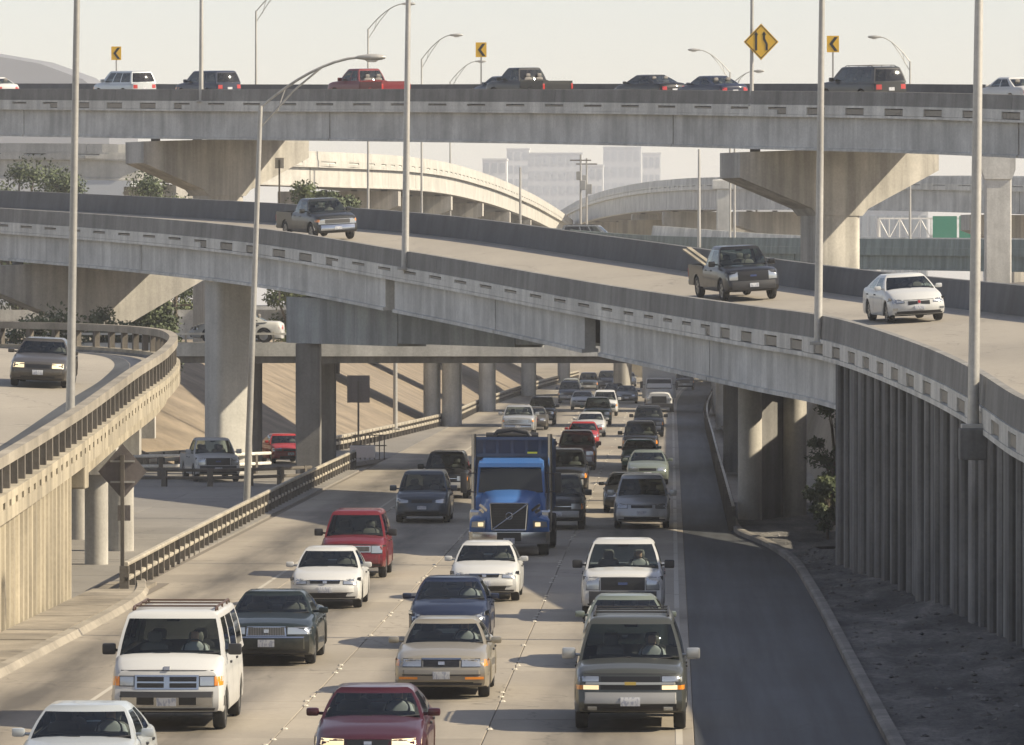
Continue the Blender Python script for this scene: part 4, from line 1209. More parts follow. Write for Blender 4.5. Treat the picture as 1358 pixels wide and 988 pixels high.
SP['ram_van'] = spec(L=5.2, W=2.02, H=2.03, wb=3.2, fo=.82, r=.36, zb=.30, bow=.10, top=[(0, 1.05), (.05, 1.10), (.4, 1.22), (.78, 1.30), (.9, 1.30), (4.9, 1.3), (5.2, 1.28)], belt=1.26, beltr=1.3, cowl=.72, at=1.30, rt=4.98, rb=5.14, wroof=.79, wbase=.95, gbow=.10, crown=.04, zroofk=1.0,
    nose=[(.3, .10), (.45, 0), (.62, 0), (.66, .06), (.95, .09), (1.15, .16)], side=[(.07, .26), (.29, .58), (.61, .94)], kind='van', rack=True,
    front=[ctr('grille', 'chrome', .56, .735, .985), lights(.05, .52, .875, .955, mat='grille_black', name='grille_opening'), lights(.05, .52, .765, .845, mat='grille_black', name='grille_opening'), lights(.58, .82, .80, .955), lights(.83, .97, .80, .955, mat='amber', name='turn_signal'), ctr('bumper_top', 'trim', .99, .60, .70), ctr('bumper', 'chrome', .99, .44, .60), lights(.22, .52, .47, .60, mat='grille_black', name='bumper_slot'), ctr('license_plate', 'plate', .17, .45, .59), ctr('emblem', 'emblem', .05, 1.07, 1.13)])
SP['minivan'] = spec(L=4.95, W=1.92, H=1.76, wb=3.0, fo=.95, r=.34, zb=.22, bow=.20, top=[(0, .78), (.08, .86), (.5, 1.0), (1.0, 1.08), (1.2, 1.08), (4.6, 1.1), (4.95, 1.06)], belt=1.06, beltr=1.1, cowl=.92, at=1.75, rt=4.6, rb=4.88, wroof=.68, wbase=.86, gbow=.2, side=[(.12, .36), (.39, .64), (.67, .94)], kind='van',
    front=[ctr('grille', 'grille_black', .36, .70, .80), lights(.48, .88, .68, .86, (.70, .80)), ctr('bumper', 'PAINT', .9, .44, .60), ctr('license_plate', 'plate', .16, .48, .60), ctr('lower_intake', 'grille_black', .6, .28, .40)])
SP['odyssey'] = dict(SP['minivan'])
PKT = [(0, 1.02), (.06, 1.08), (.5, 1.15), (1.2, 1.20), (1.35, 1.20), (3.5, 1.2)]
SP['pickup'] = spec(L=5.6, W=2.0, H=1.88, wb=3.5, fo=.93, r=.39, zb=.32, bow=.08, top=PKT, belt=1.18, beltr=1.2, cowl=1.2, at=1.85, rt=3.05, rb=3.38, wroof=.70, wbase=.90, gbow=.12, bed=(3.45, 5.6, 1.16), crown=.05,
    nose=[(.3, .10), (.42, 0), (.66, 0), (.69, .06), (.95, .07), (1.1, .11)], side=[(.09, .54), (.58, .92)], kind='pickup',
    front=[ctr('grille', 'grille_black', .52, .74, 1.05), ctr('emblem', 'emblem_blue', .11, .87, .93), lights(.56, .93, .76, 1.05), ctr('bumper', 'trim', .98, .42, .72), ctr('license_plate', 'plate', .16, .5, .64)])
SP['old_pickup'] = dict(SP['pickup'], H=1.80, front=[ctr('grille', 'chrome', .88, .74, .96), ctr('grille_bars', 'slats', .58, .76, .94), lights(.60, .82, .80, .93, mat='headlamp'), lights(.83, .96, .84, .95, mat='amber', name='turn_signal'), ctr('bumper', 'chrome', .98, .46, .70), ctr('license_plate', 'plate', .16, .5, .62)])
simple('bumper_grey', (.30, .30, .29), .4, .3)
simple('grille_silver', (.45, .45, .43), .3, .6)
def slats_mat():
    m, nt, b, out = nodes('slats')
    tc = N_(nt, 'ShaderNodeTexCoord')
    w = N_(nt, 'ShaderNodeTexWave', bands_direction='X'); w.inputs['Scale'].default_value = 9
    nt.links.new(tc.outputs['Object'], w.inputs['Vector'])
    nt.links.new(ramp(nt, w.outputs['Fac'], [(.4, .02), (.6, .12)]), b.inputs['Base Color']); b.inputs['Roughness'].default_value = .35
slats_mat()

_cache = {}
def car_parts(key):
    """list of (part name, mesh, parent part index or None, paint slot indices)"""
    if key in _cache: return _cache[key]
    S = SP[key]
    L, W, r = S['L'], S['W'], S['r']
    hw = W / 2
    bodyL = S['bed'][0] if 'bed' in S else L
    yo = -L / 2
    tf, tr_ = S['fo'], S['fo'] + S['wb']
    out = []
    # ---------- body shell
    ts = [0, .04, .09, .16, .25, .36, .48, .6]
    t = .7
    while t < bodyL - .35: ts.append(t); t += .12
    ts += [bodyL - .3, bodyL - .2, bodyL - .12, bodyL - .06, bodyL - .02, bodyL]
    ra = r + .07
    ends = (('bed' not in S))
    plan = [(0, .90), (.10, .945), (.3, .975), (.8, .99), (1.4, 1.0), (bodyL - .9, 1.0), (bodyL - .25, .965 if ends else 1), (bodyL - .05, .93 if ends else 1), (bodyL, .89 if ends else 1)]
    zmid = .5 * (S['zb'] + S['belt'])
    def yoff(x, z, t):
        f = 1 - smooth01(t / 1.0)
        y = S['bow'] * (abs(x) / hw) ** 2.4 * f + interp(S['nose'], z) * (1 - smooth01(t / .6))
        if ends:
            g = 1 - smooth01((bodyL - t) / .6)
            y -= S['bowr'] * (abs(x) / hw) ** 2.4 * g + .05 * g * abs(z - .62)
        return y
    rings_ = []
    for t in ts:
        w = hw * interp(plan, t)
        zt = interp(S['top'], t)
        zb = S['zb'] + .05 * (1 - smooth01(t / .5))
        za = zb
        for tw in (tf, tr_):
            dx = abs(t - tw)
            if dx < ra: za = max(za, r + math.sqrt(ra * ra - dx * dx) - .02)
        h = zt - zb
        za = min(za, zt - .14)
        half = [(0, zb), (w - .34, zb), (w - .33, max(zb, za)), (w - .03, max(zb + .01, za)), (w - .005, max(zb + .07, za + .015)), (w + .0, max(zb + h * .35, za + .03)), (w - .005, max(zb + h * .58, za + .05)),
                (w - .02, max(zb + h * .78, za + .07)), (w - .055, max(zt - .06, za + .09)), (w - .10, zt - .018), (w - .17, zt), (w * .62, zt + S['crown'] * .55), (w * .32, zt + S['crown'] * .9), (0, zt + S['crown'])]
        pts = [V((x, yo + t + yoff(x, z, t), z)) for x, z in half]
        ring = pts + [V((-p.x, p.y, p.z)) for p in pts[-2:0:-1]]
        rings_.append(ring)
    nh = 14; n = len(rings_[0])
    mb = MB()
    vv = [q for g in rings_ for q in g]
    cx0, cx1 = S['cowl'] + .12, min(S['rb'] - .1, bodyL)
    for i in range(len(ts) - 1):
        for k in range(n):
            topface = (10 <= k <= n - 11)
            mi = 1 if topface and ts[i] >= cx0 and ts[i + 1] <= cx1 else (2 if k in (0, 1, 2, n - 1, n - 2, n - 3) else 0)
            mb.f.append((i * n + k, i * n + (k + 1) % n, (i + 1) * n + (k + 1) % n, (i + 1) * n + k)); mb.m.append(mi)
    mb.v = [tuple(p) for p in vv]
    # end faces as grids of strips
    for (ri, t) in ((0, 0.0), (len(ts) - 1, bodyL)):
        ring = rings_[ri]; NC = 12
        rowsp = []
        for k in range(4, nh):
            xr = ring[k].x; z = ring[k].z
            rowsp.append([V((xr * (1 - 2 * c / NC), yo + t + (yoff(xr * (1 - 2 * c / NC), z, t)), z + (S['crown'] * 0))) for c in range(NC + 1)])
        rowsp.insert(0, [V((ring[3].x * (1 - 2 * c / NC), yo + t + yoff(ring[3].x * (1 - 2 * c / NC), ring[0].z, t), ring[0].z)) for c in range(NC + 1)])
        base = len(mb.v)
        for rw_ in rowsp: mb.v += [tuple(p) for p in rw_]
        for a in range(len(rowsp) - 1):
            for c in range(NC):
                mb.f.append((base + a * (NC + 1) + c, base + a * (NC + 1) + c + 1, base + (a + 1) * (NC + 1) + c + 1, base + (a + 1) * (NC + 1) + c)); mb.m.append(0)
    bvh = BVHTree.FromPolygons([V(p) for p in mb.v], mb.f)
    me = mb.mesh(key + '_body', ['paint_white', 'cabin', 'trim'], smooth=48)
    out.append(('body', me, None, (0,)))
    # ---------- greenhouse
    H = S['H']; crown = .05
    zr = H - crown
    wb_, wr = S['wbase'] * 1.0, S['wroof']
    cols_ = []     # (belt point, roof point, kind of the segment that follows)
    gb = S['gbow']
    fr = [-1, -.94, -.6, -.3, 0, .3, .6, .94, 1]
    for i, f in enumerate(fr[:-1]):
        kind = 'windshield' if -.95 < f < .9 else 'p'
        cols_.append((V((f * wb_, S['cowl'] + gb * abs(f) ** 2.2, S['belt'])), V((f * wr, S['at'] + gb * .55 * abs(f) ** 2.2, zr)), kind))
    yb0, yr0 = S['cowl'] + gb, S['at'] + gb * .55
    rb0 = .10
    yb1, yr1 = S['rb'] - rb0, S['rt'] - rb0 * .6
    br = [0.0]
    for a, b in S['side']: br += [a, b]
    kinds = []
    for i, f in enumerate(br): kinds.append('p' if i % 2 == 0 else 'side%d' % (i // 2))
    def sp(f):
        tb, tr2 = yb0 + (yb1 - yb0) * f, yr0 + (yr1 - yr0) * f
        bul = .03 * math.sin(math.pi * f)
        zb_ = S['belt'] + (S['beltr'] - S['belt']) * f
        return V((wb_ + bul, tb, zb_)), V((wr + bul * .8, tr2, zr))
    for f, k_ in zip(br, kinds):
        a, b = sp(f); cols_.append((a, b, k_))
    rf = [1, .92, .5, 0, -.5, -.92, -1]
    for i, f in enumerate(rf[:-1]):
        kind = 'rear' if -.9 < f < .95 else 'p'
        cols_.append((V((f * wb_, S['rb'] - rb0 * abs(f) ** 2.2, S['beltr'])), V((f * wr, S['rt'] - rb0 * .6 * abs(f) ** 2.2, zr)), kind))
    for f, k_ in reversed(list(zip(br[1:] + [1.0], kinds))):
        a, b = sp(f)
        cols_.append((V((-a.x, a.y, a.z)), V((-b.x, b.y, b.z)), k_ + 'L' if k_ != 'p' else 'p'))
    lev = [-.12, .035, .3, .6, .90, .97, 1.0]
    n = len(cols_)
    grid = []
    cen = V((0, (S['at'] + S['rt']) / 2, 0))
    for l in lev:
        row = []
        for b_, t_, k_ in cols_:
            p = b_.lerp(t_, l)
            o2 = V((p.x, p.y - cen.y, 0)); o2.x *= 2.2
            if o2.length > .01: o2.normalize()
            p = p + o2 * .028 * math.sin(math.pi * min(max(l, 0), 1))
            if l == 1.0: p = p - o2 * .02 + V((0, 0, .012))
            row.append(V((p.x, p.y + yo, p.z)))
        grid.append(row)
    for sc, dz in ((.90, .034), (.62, .047), (.3, .05)):
        row = []
        for q in grid[len(lev) - 1]:
            cx = V((0, cen.y + yo, 0))
            row.append(V((q.x * sc, cx.y + (q.y - cx.y) * (.965 if sc == .9 else sc + .1), zr + .012 + dz)))
        grid.append(row)
    frame = MB(); gl = {}
    allv = [p for row in grid for p in row]
    frame.v = [tuple(p) for p in allv]
    for i in range(len(grid) - 1):
        for k in range(n):
            f = (i * n + k, i * n + (k + 1) % n, (i + 1) * n + (k + 1) % n, (i + 1) * n + k)
            kd = cols_[k][2]
            if kd != 'p' and 1 <= i <= 3: gl.setdefault(kd, []).append(f)
            else: frame.f.append(f); frame.m.append(1 if i == 0 and kd == 'windshield' else 0)
    frame.f.append(tuple((len(grid) - 1) * n + k for k in range(n))); frame.m.append(0)
    me = frame.mesh(key + '_cabin', ['paint_white', 'trim'], smooth=35)
    out.append(('cabin_roof', me, None, (0,)))
    ci = len(out) - 1
    tinted = S['kind'] in ('suv', 'van')
    for kd, fs in gl.items():
        g = MB(); mp = {}
        for f in fs:
            nf = []
            for q in f:
                if q not in mp: mp[q] = len(g.v); g.v.append(tuple(allv[q]))
                nf.append(mp[q])
            g.f.append(tuple(nf)); g.m.append(0)
        nm = 'windshield' if kd == 'windshield' else 'rear_window' if kd == 'rear' else 'side_window'
        dark = tinted and kd not in ('windshield', 'side0', 'side0L')
        me = g.mesh(key + '_' + nm, ['glass_dark' if dark else 'glass'], smooth=50, recalc=False)
        out.append((nm, me, None, ()))
        if nm == 'windshield':
            wi = len(out) - 1
    # rubber strips around the windshield: wipers
    g = MB()
    a, b = grid[1][3], grid[1][6]
    for p0, p1 in ((grid[1][2], grid[2][4].lerp(grid[1][4], .75)), (grid[1][5], grid[2][7].lerp(grid[1][7], .75))):
        g.tube([p0 + V((0, -.02, .01)), p1 + V((0, -.02, .01))], .011, 4)
    out.append(('wipers', g.mesh(key + '_wipers', ['trim']), None, ()))
    # ---------- interior: dash, seats, wheel
    yc = yo + S['cowl'] + .5
    g = MB(); g.bbox((0, yc, S['belt'] + .0), (W * .74, .5, .16), .05)
    out.append(('dashboard', g.mesh(key + '_dash', ['cabin'], smooth=40), None, ()))
    rowsn = [S['at'] + .35] + ([S['at'] + 1.35] if S['rb'] - S['at'] > 1.5 else [])
    for ty in rowsn:
        for x in (-.37, .37):
            g = MB()
            def rr_(z, hw_, hd, oy): return [V((x + hw_ * math.copysign(abs(math.cos(q)) ** .5, math.cos(q)), yo + ty + oy + hd * math.copysign(abs(math.sin(q)) ** .5, math.sin(q)), S['belt'] + z)) for q in [math.tau * i / 12 for i in range(12)]]
            g.rings([rr_(-.14, .25, .08, .10), rr_(.0, .26, .09, .12), rr_(.14, .24, .08, .14), rr_(.185, .17, .05, .15), rr_(.20, .07, .03, .15), rr_(.22, .12, .045, .16), rr_(.30, .135, .05, .16), rr_(.37, .12, .045, .16), rr_(.395, .08, .02, .16)])
            out.append(('seat', g.mesh(key + '_seat', ['seat_cloth'], smooth=50), None, ()))
    n_ = 14
    g = MB()
    g.tube([(.37 + .19 * math.cos(math.tau * i / n_), yc + .22 + .05 * math.sin(math.tau * i / n_), S['belt'] + .10 + .17 * math.sin(math.tau * i / n_)) for i in range(n_ + 1)], .014, 5, caps=False)
    out.append(('steering_wheel', g.mesh(key + '_swheel', ['cabin'], smooth=40), None, ()))
    g = MB(); g.bbox((0, yo + S['at'] + .14, zr - .10), (.24, .03, .06), .01)
    out.append(('rear_view_mirror', g.mesh(key + '_rvm', ['cabin'], smooth=40), None, ()))
    # ---------- front details laid on the body surface
    def patch(nm, mat, quad, sign=1, nx=6, nz=3, off=.008, depth=.03, par=None, back=False):
        bl, br_, tr2, tl = [V((q[0] * sign, 0, q[1])) for q in quad]
        g = MB(); o1, o2 = [], []
        d = V((0, 1, 0)) if not back else V((0, -1, 0))
        for j in range(nz + 1):
            for i in range(nx + 1):
                p = bl.lerp(br_, i / nx).lerp(tl.lerp(tr2, i / nx), j / nz)
                hit = bvh.ray_cast(V((p.x, -9 if not back else 9, p.z)), d)
                y = hit[0].y if hit[0] is not None else (yo + .3 if not back else -yo - .2)
                if hit[0] is not None and back and y < 0: y = -yo - .15
                if hit[0] is not None and not back and y > yo + .75: y = yo + .4
                s_ = -1 if not back else 1
                o1.append(V((p.x, y + s_ * off, p.z))); o2.append(V((p.x, y - s_ * depth, p.z)))
        w_ = nx + 1
        fs = [(j * w_ + i, j * w_ + i + 1, (j + 1) * w_ + i + 1, (j + 1) * w_ + i) for j in range(nz) for i in range(nx)]
        K = len(o1)
        bd_ = [i for i in range(nx)] + [j * w_ + nx for j in range(nz)] + [nz * w_ + nx - i for i in range(nx)] + [(nz - j) * w_ for j in range(nz)]
        fs += [(bd_[i], bd_[(i + 1) % len(bd_)], K + bd_[(i + 1) % len(bd_)], K + bd_[i]) for i in range(len(bd_))]
        g.add(o1 + o2, fs)
        mm = 'paint_white' if mat == 'PAINT' else mat
        out.append((nm, g.mesh(key + '_' + nm, [mm], smooth=40), par, (0,) if mat == 'PAINT' else ()))
    offs = {'bumper': .03, 'bumper_top': .045, 'license_plate': .05, 'grille_bars': .016, 'grille_bar': .02, 'grille_opening': .016, 'emblem': .03, 'bumper_strip': .045, 'marker_lamp': .04, 'bumper_slot': .04, 'fog_lamp': .016, 'grille_frame': .018}
    for nm, mat, quad, mir in S['front']:
        if nm == 'headlight':
            e_ = .016
            for sg in (1, -1): patch('headlight_bezel', 'trim', [(quad[0][0] - e_, quad[0][1] - e_), (quad[1][0] + e_, quad[1][1] - e_), (quad[2][0] + e_, quad[2][1] + e_), (quad[3][0] - e_, quad[3][1] + e_)], sg, nx=5, off=.004)
        for sg in ((1, -1) if mir else (1,)):
            patch(nm, mat, quad, sg, nx=10 if not mir else 5, off=offs.get(nm, .009))
    zh = S['top'][1][1]
    patch('hood_gap', 'trim', [(-hw * .80, zh - .045), (hw * .80, zh - .045), (hw * .80, zh - .032), (-hw * .80, zh - .032)], 1, 10, 1, .006, .01)
    patch('air_dam', 'trim', [(-hw * .82, S['zb'] + .065), (hw * .82, S['zb'] + .065), (hw * .84, S['zb'] + .11), (-hw * .84, S['zb'] + .11)], 1, 10, 1, .012, .02)
    if 'bed' not in S:
        zz = interp(S['top'], L - .15)
        for sg in (1, -1): patch('tail_light', 'tail_red', [(hw * .55, zz * .68), (hw * .93, zz * .68), (hw * .93, zz * .88), (hw * .55, zz * .88)], sg, 4, 2, back=True)
        patch('license_plate', 'plate', [(-.16, zz * .62), (.16, zz * .62), (.16, zz * .76), (-.16, zz * .76)], 1, 3, 2, back=True)
        patch('rear_bumper', 'trim' if tinted else 'PAINT', [(-hw * .92, .36), (hw * .92, .36), (hw * .92, .52), (-hw * .92, .52)], 1, 8, 2, .03, back=True)
    # side seams and handles
    for sg in (1, -1):
        g = MB()
        for f in [S['side'][0][0] - .08] + [(S['side'][i][1] + S['side'][i + 1][0]) / 2 for i in range(len(S['side']) - 1)][:2]:
            ty = yb0 + (yb1 - yb0) * f + .05
            prev = None
            for j in range(7):
                z = S['zb'] + .16 + (S['belt'] - .12 - S['zb'] - .16) * j / 6
                hit = bvh.ray_cast(V((sg * 5, yo + ty, z)), V((-sg, 0, 0)))
                if hit[0] is None: prev = None; continue
                c = hit[0] + V((sg * .003, 0, 0))
                if prev is not None: g.add([prev + V((0, -.008, 0)), prev + V((0, .008, 0)), c + V((0, .008, 0)), c + V((0, -.008, 0))], [(0, 1, 2, 3)])
                prev = c
        out.append(('door_seams', g.mesh(key + '_seams', ['trim']), None, ()))
        for i in range(min(2, len(S['side']))):
            ty = yb0 + (yb1 - yb0) * (S['side'][i][1] - .03)
            hit = bvh.ray_cast(V((sg * 5, yo + ty, S['belt'] - .14)), V((-sg, 0, 0)))
            if hit[0] is not None:
                g = MB(); g.bbox(hit[0] + V((sg * .012, 0, 0)), (.04, .17, .04), .012); out.append(('door_handle', g.mesh(key + '_handle', ['trim']), None, ()))
        # mirror
        g = MB()
        big = S['kind'] != 'sedan'
        mx, my, mz = hw + (.10 if big else .07), yo + S['cowl'] + gb + (.32 if big else .28), S['belt'] + (.12 if big else .08)
        g.bbox((sg * mx, my, mz), (.24 if big else .20, .11, .20 if big else .13), .04)
        g.tube([(sg * (wb_ - .06), my + .05, mz - .03), (sg * mx, my + .02, mz - .02)], .028, 6)
        out.append(('side_mirror', g.mesh(key + '_mirror', ['paint_white'], smooth=50), None, (0,)))
    # ---------- wheels
    for tw in (tf, tr_):
        for sg in (1, -1):
            g = MB(); N2 = 24; prof_ = [(.62, -.09), (.66, -.11), (.93, -.105), (1.0, -.07), (1.0, .07), (.93, .105), (.66, .11), (.62, .09)]
            cx = sg * (hw - .14)
            g.rings([[V((cx + x, yo + tw + r * q * math.cos(math.tau * i / N2), r + r * q * math.sin(math.tau * i / N2))) for x_ in (0,) for q, x in prof_] for i in range(N2 + 1)], closed=True, caps=False)
            out.append(('wheel', g.mesh(key + '_tyre', ['rubber'], smooth=50), None, ()))
            wi_ = len(out) - 1
            g = MB()
            for q0, q1, x0, x1 in ((0, .18, .075, .08), (.18, .50, .06, .07), (.50, .63, .09, .095)):
                g.rings([[V((cx + sg * x0, yo + tw + r * max(q0, .01) * math.cos(math.tau * i / N2), r + r * max(q0, .01) * math.sin(math.tau * i / N2))) for i in range(N2)],
                         [V((cx + sg * x1, yo + tw + r * q1 * math.cos(math.tau * i / N2), r + r * q1 * math.sin(math.tau * i / N2))) for i in range(N2)]], closed=True, caps=False)
            for i in range(5):
                a = math.tau * i / 5
                g.box((cx + sg * .085, yo + tw + r * .34 * math.cos(a), r + r * .34 * math.sin(a)), (.02, r * .5, r * .16), M=Matrix.Rotation(a, 3, 'X'))
            out.append(('rim', g.mesh(key + '_rim', ['alloy'], smooth=40), wi_, ()))
    # ---------- pickup bed, roof rack
    if 'bed' in S:
        b0, b1, bz = S['bed']
        g = MB(); y0, y1 = yo + b0 + .03, yo + b1; zf = .72
        w = hw - .02
        poly = [(y0, .42)]
        for k in range(0, 13):
            a = math.pi * (1 - k / 12); poly.append((yo + tr_ + ra * math.cos(a), r + ra * math.sin(a) if math.sin(a) > .02 else r + .04))
        poly += [(y1 - .05, .42), (y1, .5), (y1, bz), (y0, bz)]
        for sg in (1, -1):
            g.prism([V((sg * w, y_, z_)) for y_, z_ in poly], (-sg * .09, 0, 0))
        g.box((0, y1 - .05, (bz + .48) / 2), (2 * w - .19, .09, bz - .48))
        g.box((0, y0 + .05, (bz + .48) / 2), (2 * w - .19, .09, bz - .48))
        out.append(('bed', g.mesh(key + '_bed', ['paint_white']), None, (0,)))
        g = MB(); g.box((0, (y0 + y1) / 2, zf), (2 * w - .2, y1 - y0 - .2, .06)); out.append(('bed_floor', g.mesh(key + '_bedfloor', ['trim']), None, ()))
        g = MB(); g.bbox((0, y1 + .06, .52), (2 * w, .16, .18), .04); out.append(('rear_bumper', g.mesh(key + '_rbumper', ['chrome']), None, ()))
        for sg in (1, -1):
            g = MB(); g.bbox((sg * (w - .05), y1 + .005, .88), (.12, .05, .3), .02); out.append(('tail_light', g.mesh(key + '_tail', ['tail_red']), None, ()))
    if S.get('rack'):
        g = MB()
        for x in (-wr + .06, wr - .06):
            g.tube([(x, yo + S['at'] + .35, H + .01), (x, yo + S['at'] + .5, H + .06), (x, yo + S['rt'] - .5, H + .06), (x, yo + S['rt'] - .3, H + .0)], .02, 6)
        for f in (.12, .5, .85):
            y_ = yo + S['at'] + .4 + (S['rt'] - S['at'] - .8) * f
            g.tube([(-wr + .06, y_, H + .06), (wr - .06, y_, H + .06)], .017, 6)
            for x in (-wr + .06, wr - .06): g.tube([(x, y_, H - .05), (x, y_, H + .06)], .02, 5)
        out.append(('roof_rack', g.mesh(key + '_rack', ['trim' if S['kind'] == 'suv' else 'brown_metal']), None, ()))
    _cache[key] = out
    return out


def vehicle(key, loc, label, cat, color, rz=0.0, mat=None, group=None, lit=False, mirror=None, only=None, name=None):
    nm = name or {'sedan': 'sedan', 'lexus': 'sedan', 'mercury': 'sedan', 'maxima': 'sedan', 'altima': 'sedan', 'accord': 'sedan', 'g6': 'sedan', 'compact': 'sedan', 'suv': 'suv', 'explorer': 'suv', 'suburban': 'suv', 'ram_van': 'passenger_van', 'minivan': 'minivan', 'odyssey': 'minivan', 'pickup': 'pickup_truck', 'old_pickup': 'pickup_truck'}[key]
    root = empty(nm, loc or (0, 0, 0), label, cat, group)
    if mat is not None: root.matrix_basis = mat
    else: root.rotation_euler = (0, 0, rz)
    objs = []
    pm = M['paint_' + color]
    for pn, me, par, slots in car_parts(key):
        if only and pn not in only and par is None:
            objs.append(None); continue
        if par is not None and objs[par] is None:
            objs.append(None); continue
        o = mkobj(pn, me, root if par is None else objs[par])
        for s in slots:
            o.material_slots[s].link = 'OBJECT'; o.material_slots[s].material = pm
        if pn == 'side_mirror' and mirror:
            o.material_slots[0].material = M[mirror]
        if lit and pn == 'headlight':
            o.material_slots[0].link = 'OBJECT'; o.material_slots[0].material = M['headlamp_lit']
        objs.append(o)
    return root

FAR = {'body', 'cabin_roof', 'windshield', 'side_window', 'rear_window', 'headlight', 'turn_signal', 'grille', 'bumper', 'license_plate', 'side_mirror', 'wheel', 'seat', 'dashboard', 'bed', 'bed_floor', 'tail_light', 'rear_bumper', 'roof_rack', 'lower_intake'}

def hwy(key, uc, Yf, label, cat, color, **kw):
    """place on the highway: front bumper at distance Yf, centre at photo column uc"""
    L = SP[key]['L']
    x = (uc - 890) * Yf / FPX
    return vehicle(key, (x, Yf + L / 2, .004), label, cat, color, **kw)

hwy('sedan', 92, 82.5, 'pale silver sedan cut off at the lower left corner', 'car', 'pale_silver')
hwy('ram_van', 219, 98.2, 'white passenger van with roof rack in the left lane', 'van', 'white', mirror='trim')
hwy('mercury', 352, 116.5, 'dark green-black sedan beside and behind the white van', 'car', 'green_black')
hwy('accord', 430, 139, 'white sedan behind the dark green-black sedan in the left lane', 'car', 'white')
hwy('explorer', 467, 155, 'red utility vehicle behind the white sedan in the left lane', 'suv', 'red', mirror='trim')
hwy('minivan', 559, 196, 'slate grey minivan left of the blue truck', 'minivan', 'slate')
hwy('suv', 590, 222, 'black utility vehicle half hidden behind the slate minivan', 'suv', 'black')
hwy('maxima', 487, 87, 'maroon sedan with lit headlights at the bottom edge', 'car', 'maroon', lit=True)
hwy('lexus', 585, 106.5, 'gold sedan with amber corner lamps in the middle lane', 'car', 'gold')
hwy('altima', 594, 122.5, 'navy blue sedan behind the gold sedan', 'car', 'navy')
hwy('accord', 642, 142.5, 'white sedan in front of the blue truck', 'car', 'white')
hwy('suburban', 836, 98.3, 'large pewter utility vehicle with roof rack in the right lane', 'suv', 'pewter', mirror='grille_silver')
hwy('maxima', 829, 116.0, 'grey-green sedan tucked behind the large pewter utility vehicle', 'car', 'sage')
hwy('pickup', 826, 133.5, 'white pickup with black grille and black bumper in the right lane', 'pickup', 'white', mirror='trim')
hwy('odyssey', 851, 191, 'silver minivan in the right lane under the ramp', 'minivan', 'silver')
hwy('sedan', 832, 206, 'dark car half hidden behind the silver minivan', 'car', 'charcoal')
hwy('sedan', 859, 240, 'pale sage sedan behind the silver minivan', 'car', 'sage', only=FAR)
hwy('compact', 848, 262, 'dark green car behind the pale sage sedan', 'car', 'dark_green', only=FAR)
hwy('suv', 849, 285, 'black utility vehicle in the right lane beyond the sage sedan', 'suv', 'black', only=FAR)
hwy('suv', 860, 333, 'charcoal utility vehicle in front of the white box truck', 'suv', 'charcoal', only=FAR)
hwy('suv', 739, 190, 'dark utility vehicle mostly hidden right behind the blue truck', 'suv', 'charcoal')
hwy('suv', 749, 226, 'black utility vehicle behind the blue truck, right of its dump box', 'suv', 'black', only=FAR)
hwy('suv', 764, 262, 'brown utility vehicle in the middle lane beyond the blue truck', 'suv', 'brown', only=FAR)
hwy('compact', 773, 305, 'bright red car in the middle lane beyond the brown utility vehicle', 'car', 'bright_red', only=FAR)
hwy('sedan', 783, 333, 'white sedan just behind the bright red car', 'car', 'pearl', only=FAR)
hwy('suv', 792, 366, 'dark green utility vehicle behind the far white sedan', 'suv', 'dark_green', only=FAR)
hwy('suv', 802, 400, 'white utility vehicle behind the dark green one', 'suv', 'white', only=FAR)
hwy('sedan', 831, 455, 'small grey car far off left of the white box truck', 'car', 'grey', only=FAR)
hwy('old_pickup', 687, 335, 'pale silver pickup far off in the left lane', 'pickup', 'silver', only=FAR)
hwy('sedan', 707, 352, 'taupe car beside the far silver pickup', 'car', 'taupe', only=FAR)
hwy('suv', 718, 368, 'black utility vehicle behind the far silver pickup', 'suv', 'black', only=FAR)
hwy('suv', 755, 455, 'slate utility vehicle at the far left lane under the crossings', 'suv', 'slate', only=FAR)
hwy('sedan', 772, 425, 'pale silver car far off beside the slate utility vehicle', 'car', 'silver', only=FAR)
for i, (k, u, Y, lab, c, col_) in enumerate((('suv', 780, 520, 'dark utility vehicle in the farthest group, left lane', 'suv', 'slate'), ('minivan', 805, 540, 'grey minivan in the farthest group, middle lane', 'minivan', 'grey'),
    ('sedan', 832, 560, 'pale car in the farthest group, middle lane', 'car', 'pearl'), ('suv', 908, 535, 'black utility vehicle right of the white box truck', 'suv', 'black'),
    ('minivan', 908, 610, 'slate minivan far off right of the box truck', 'minivan', 'slate'), ('sedan', 924, 640, 'white car at the far bend of the highway', 'car', 'white'), ('suv', 858, 640, 'grey utility vehicle at the far bend, middle lane', 'suv', 'grey'),
    ('sedan', 815, 470, 'dark car ahead of the farthest group in the middle lane', 'car', 'charcoal'), ('sedan', 757, 505, 'pale car far off at the left rail', 'car', 'pale_silver'), ('minivan', 930, 720, 'silver minivan where the road disappears', 'minivan', 'silver'), ('sedan', 885, 730, 'dark car where the road disappears', 'car', 'navy'))):
    hwy(k, u, Y, lab, c, col_, only=FAR)
# side road
vehicle('pickup', (-20.0, 245, .02), 'white pickup on the side road between the guard rails', 'pickup', 'pearl', R(12))
vehicle('compact', (-18.9, 275, .02), 'red car on the exit lane behind the straddle column', 'car', 'bright_red', R(14), only=FAR)
# street bridge
vehicle('compact', (-20.4, 265.5, 5.91), 'white car with rear spoiler crossing the street bridge', 'car', 'white', R(-90))

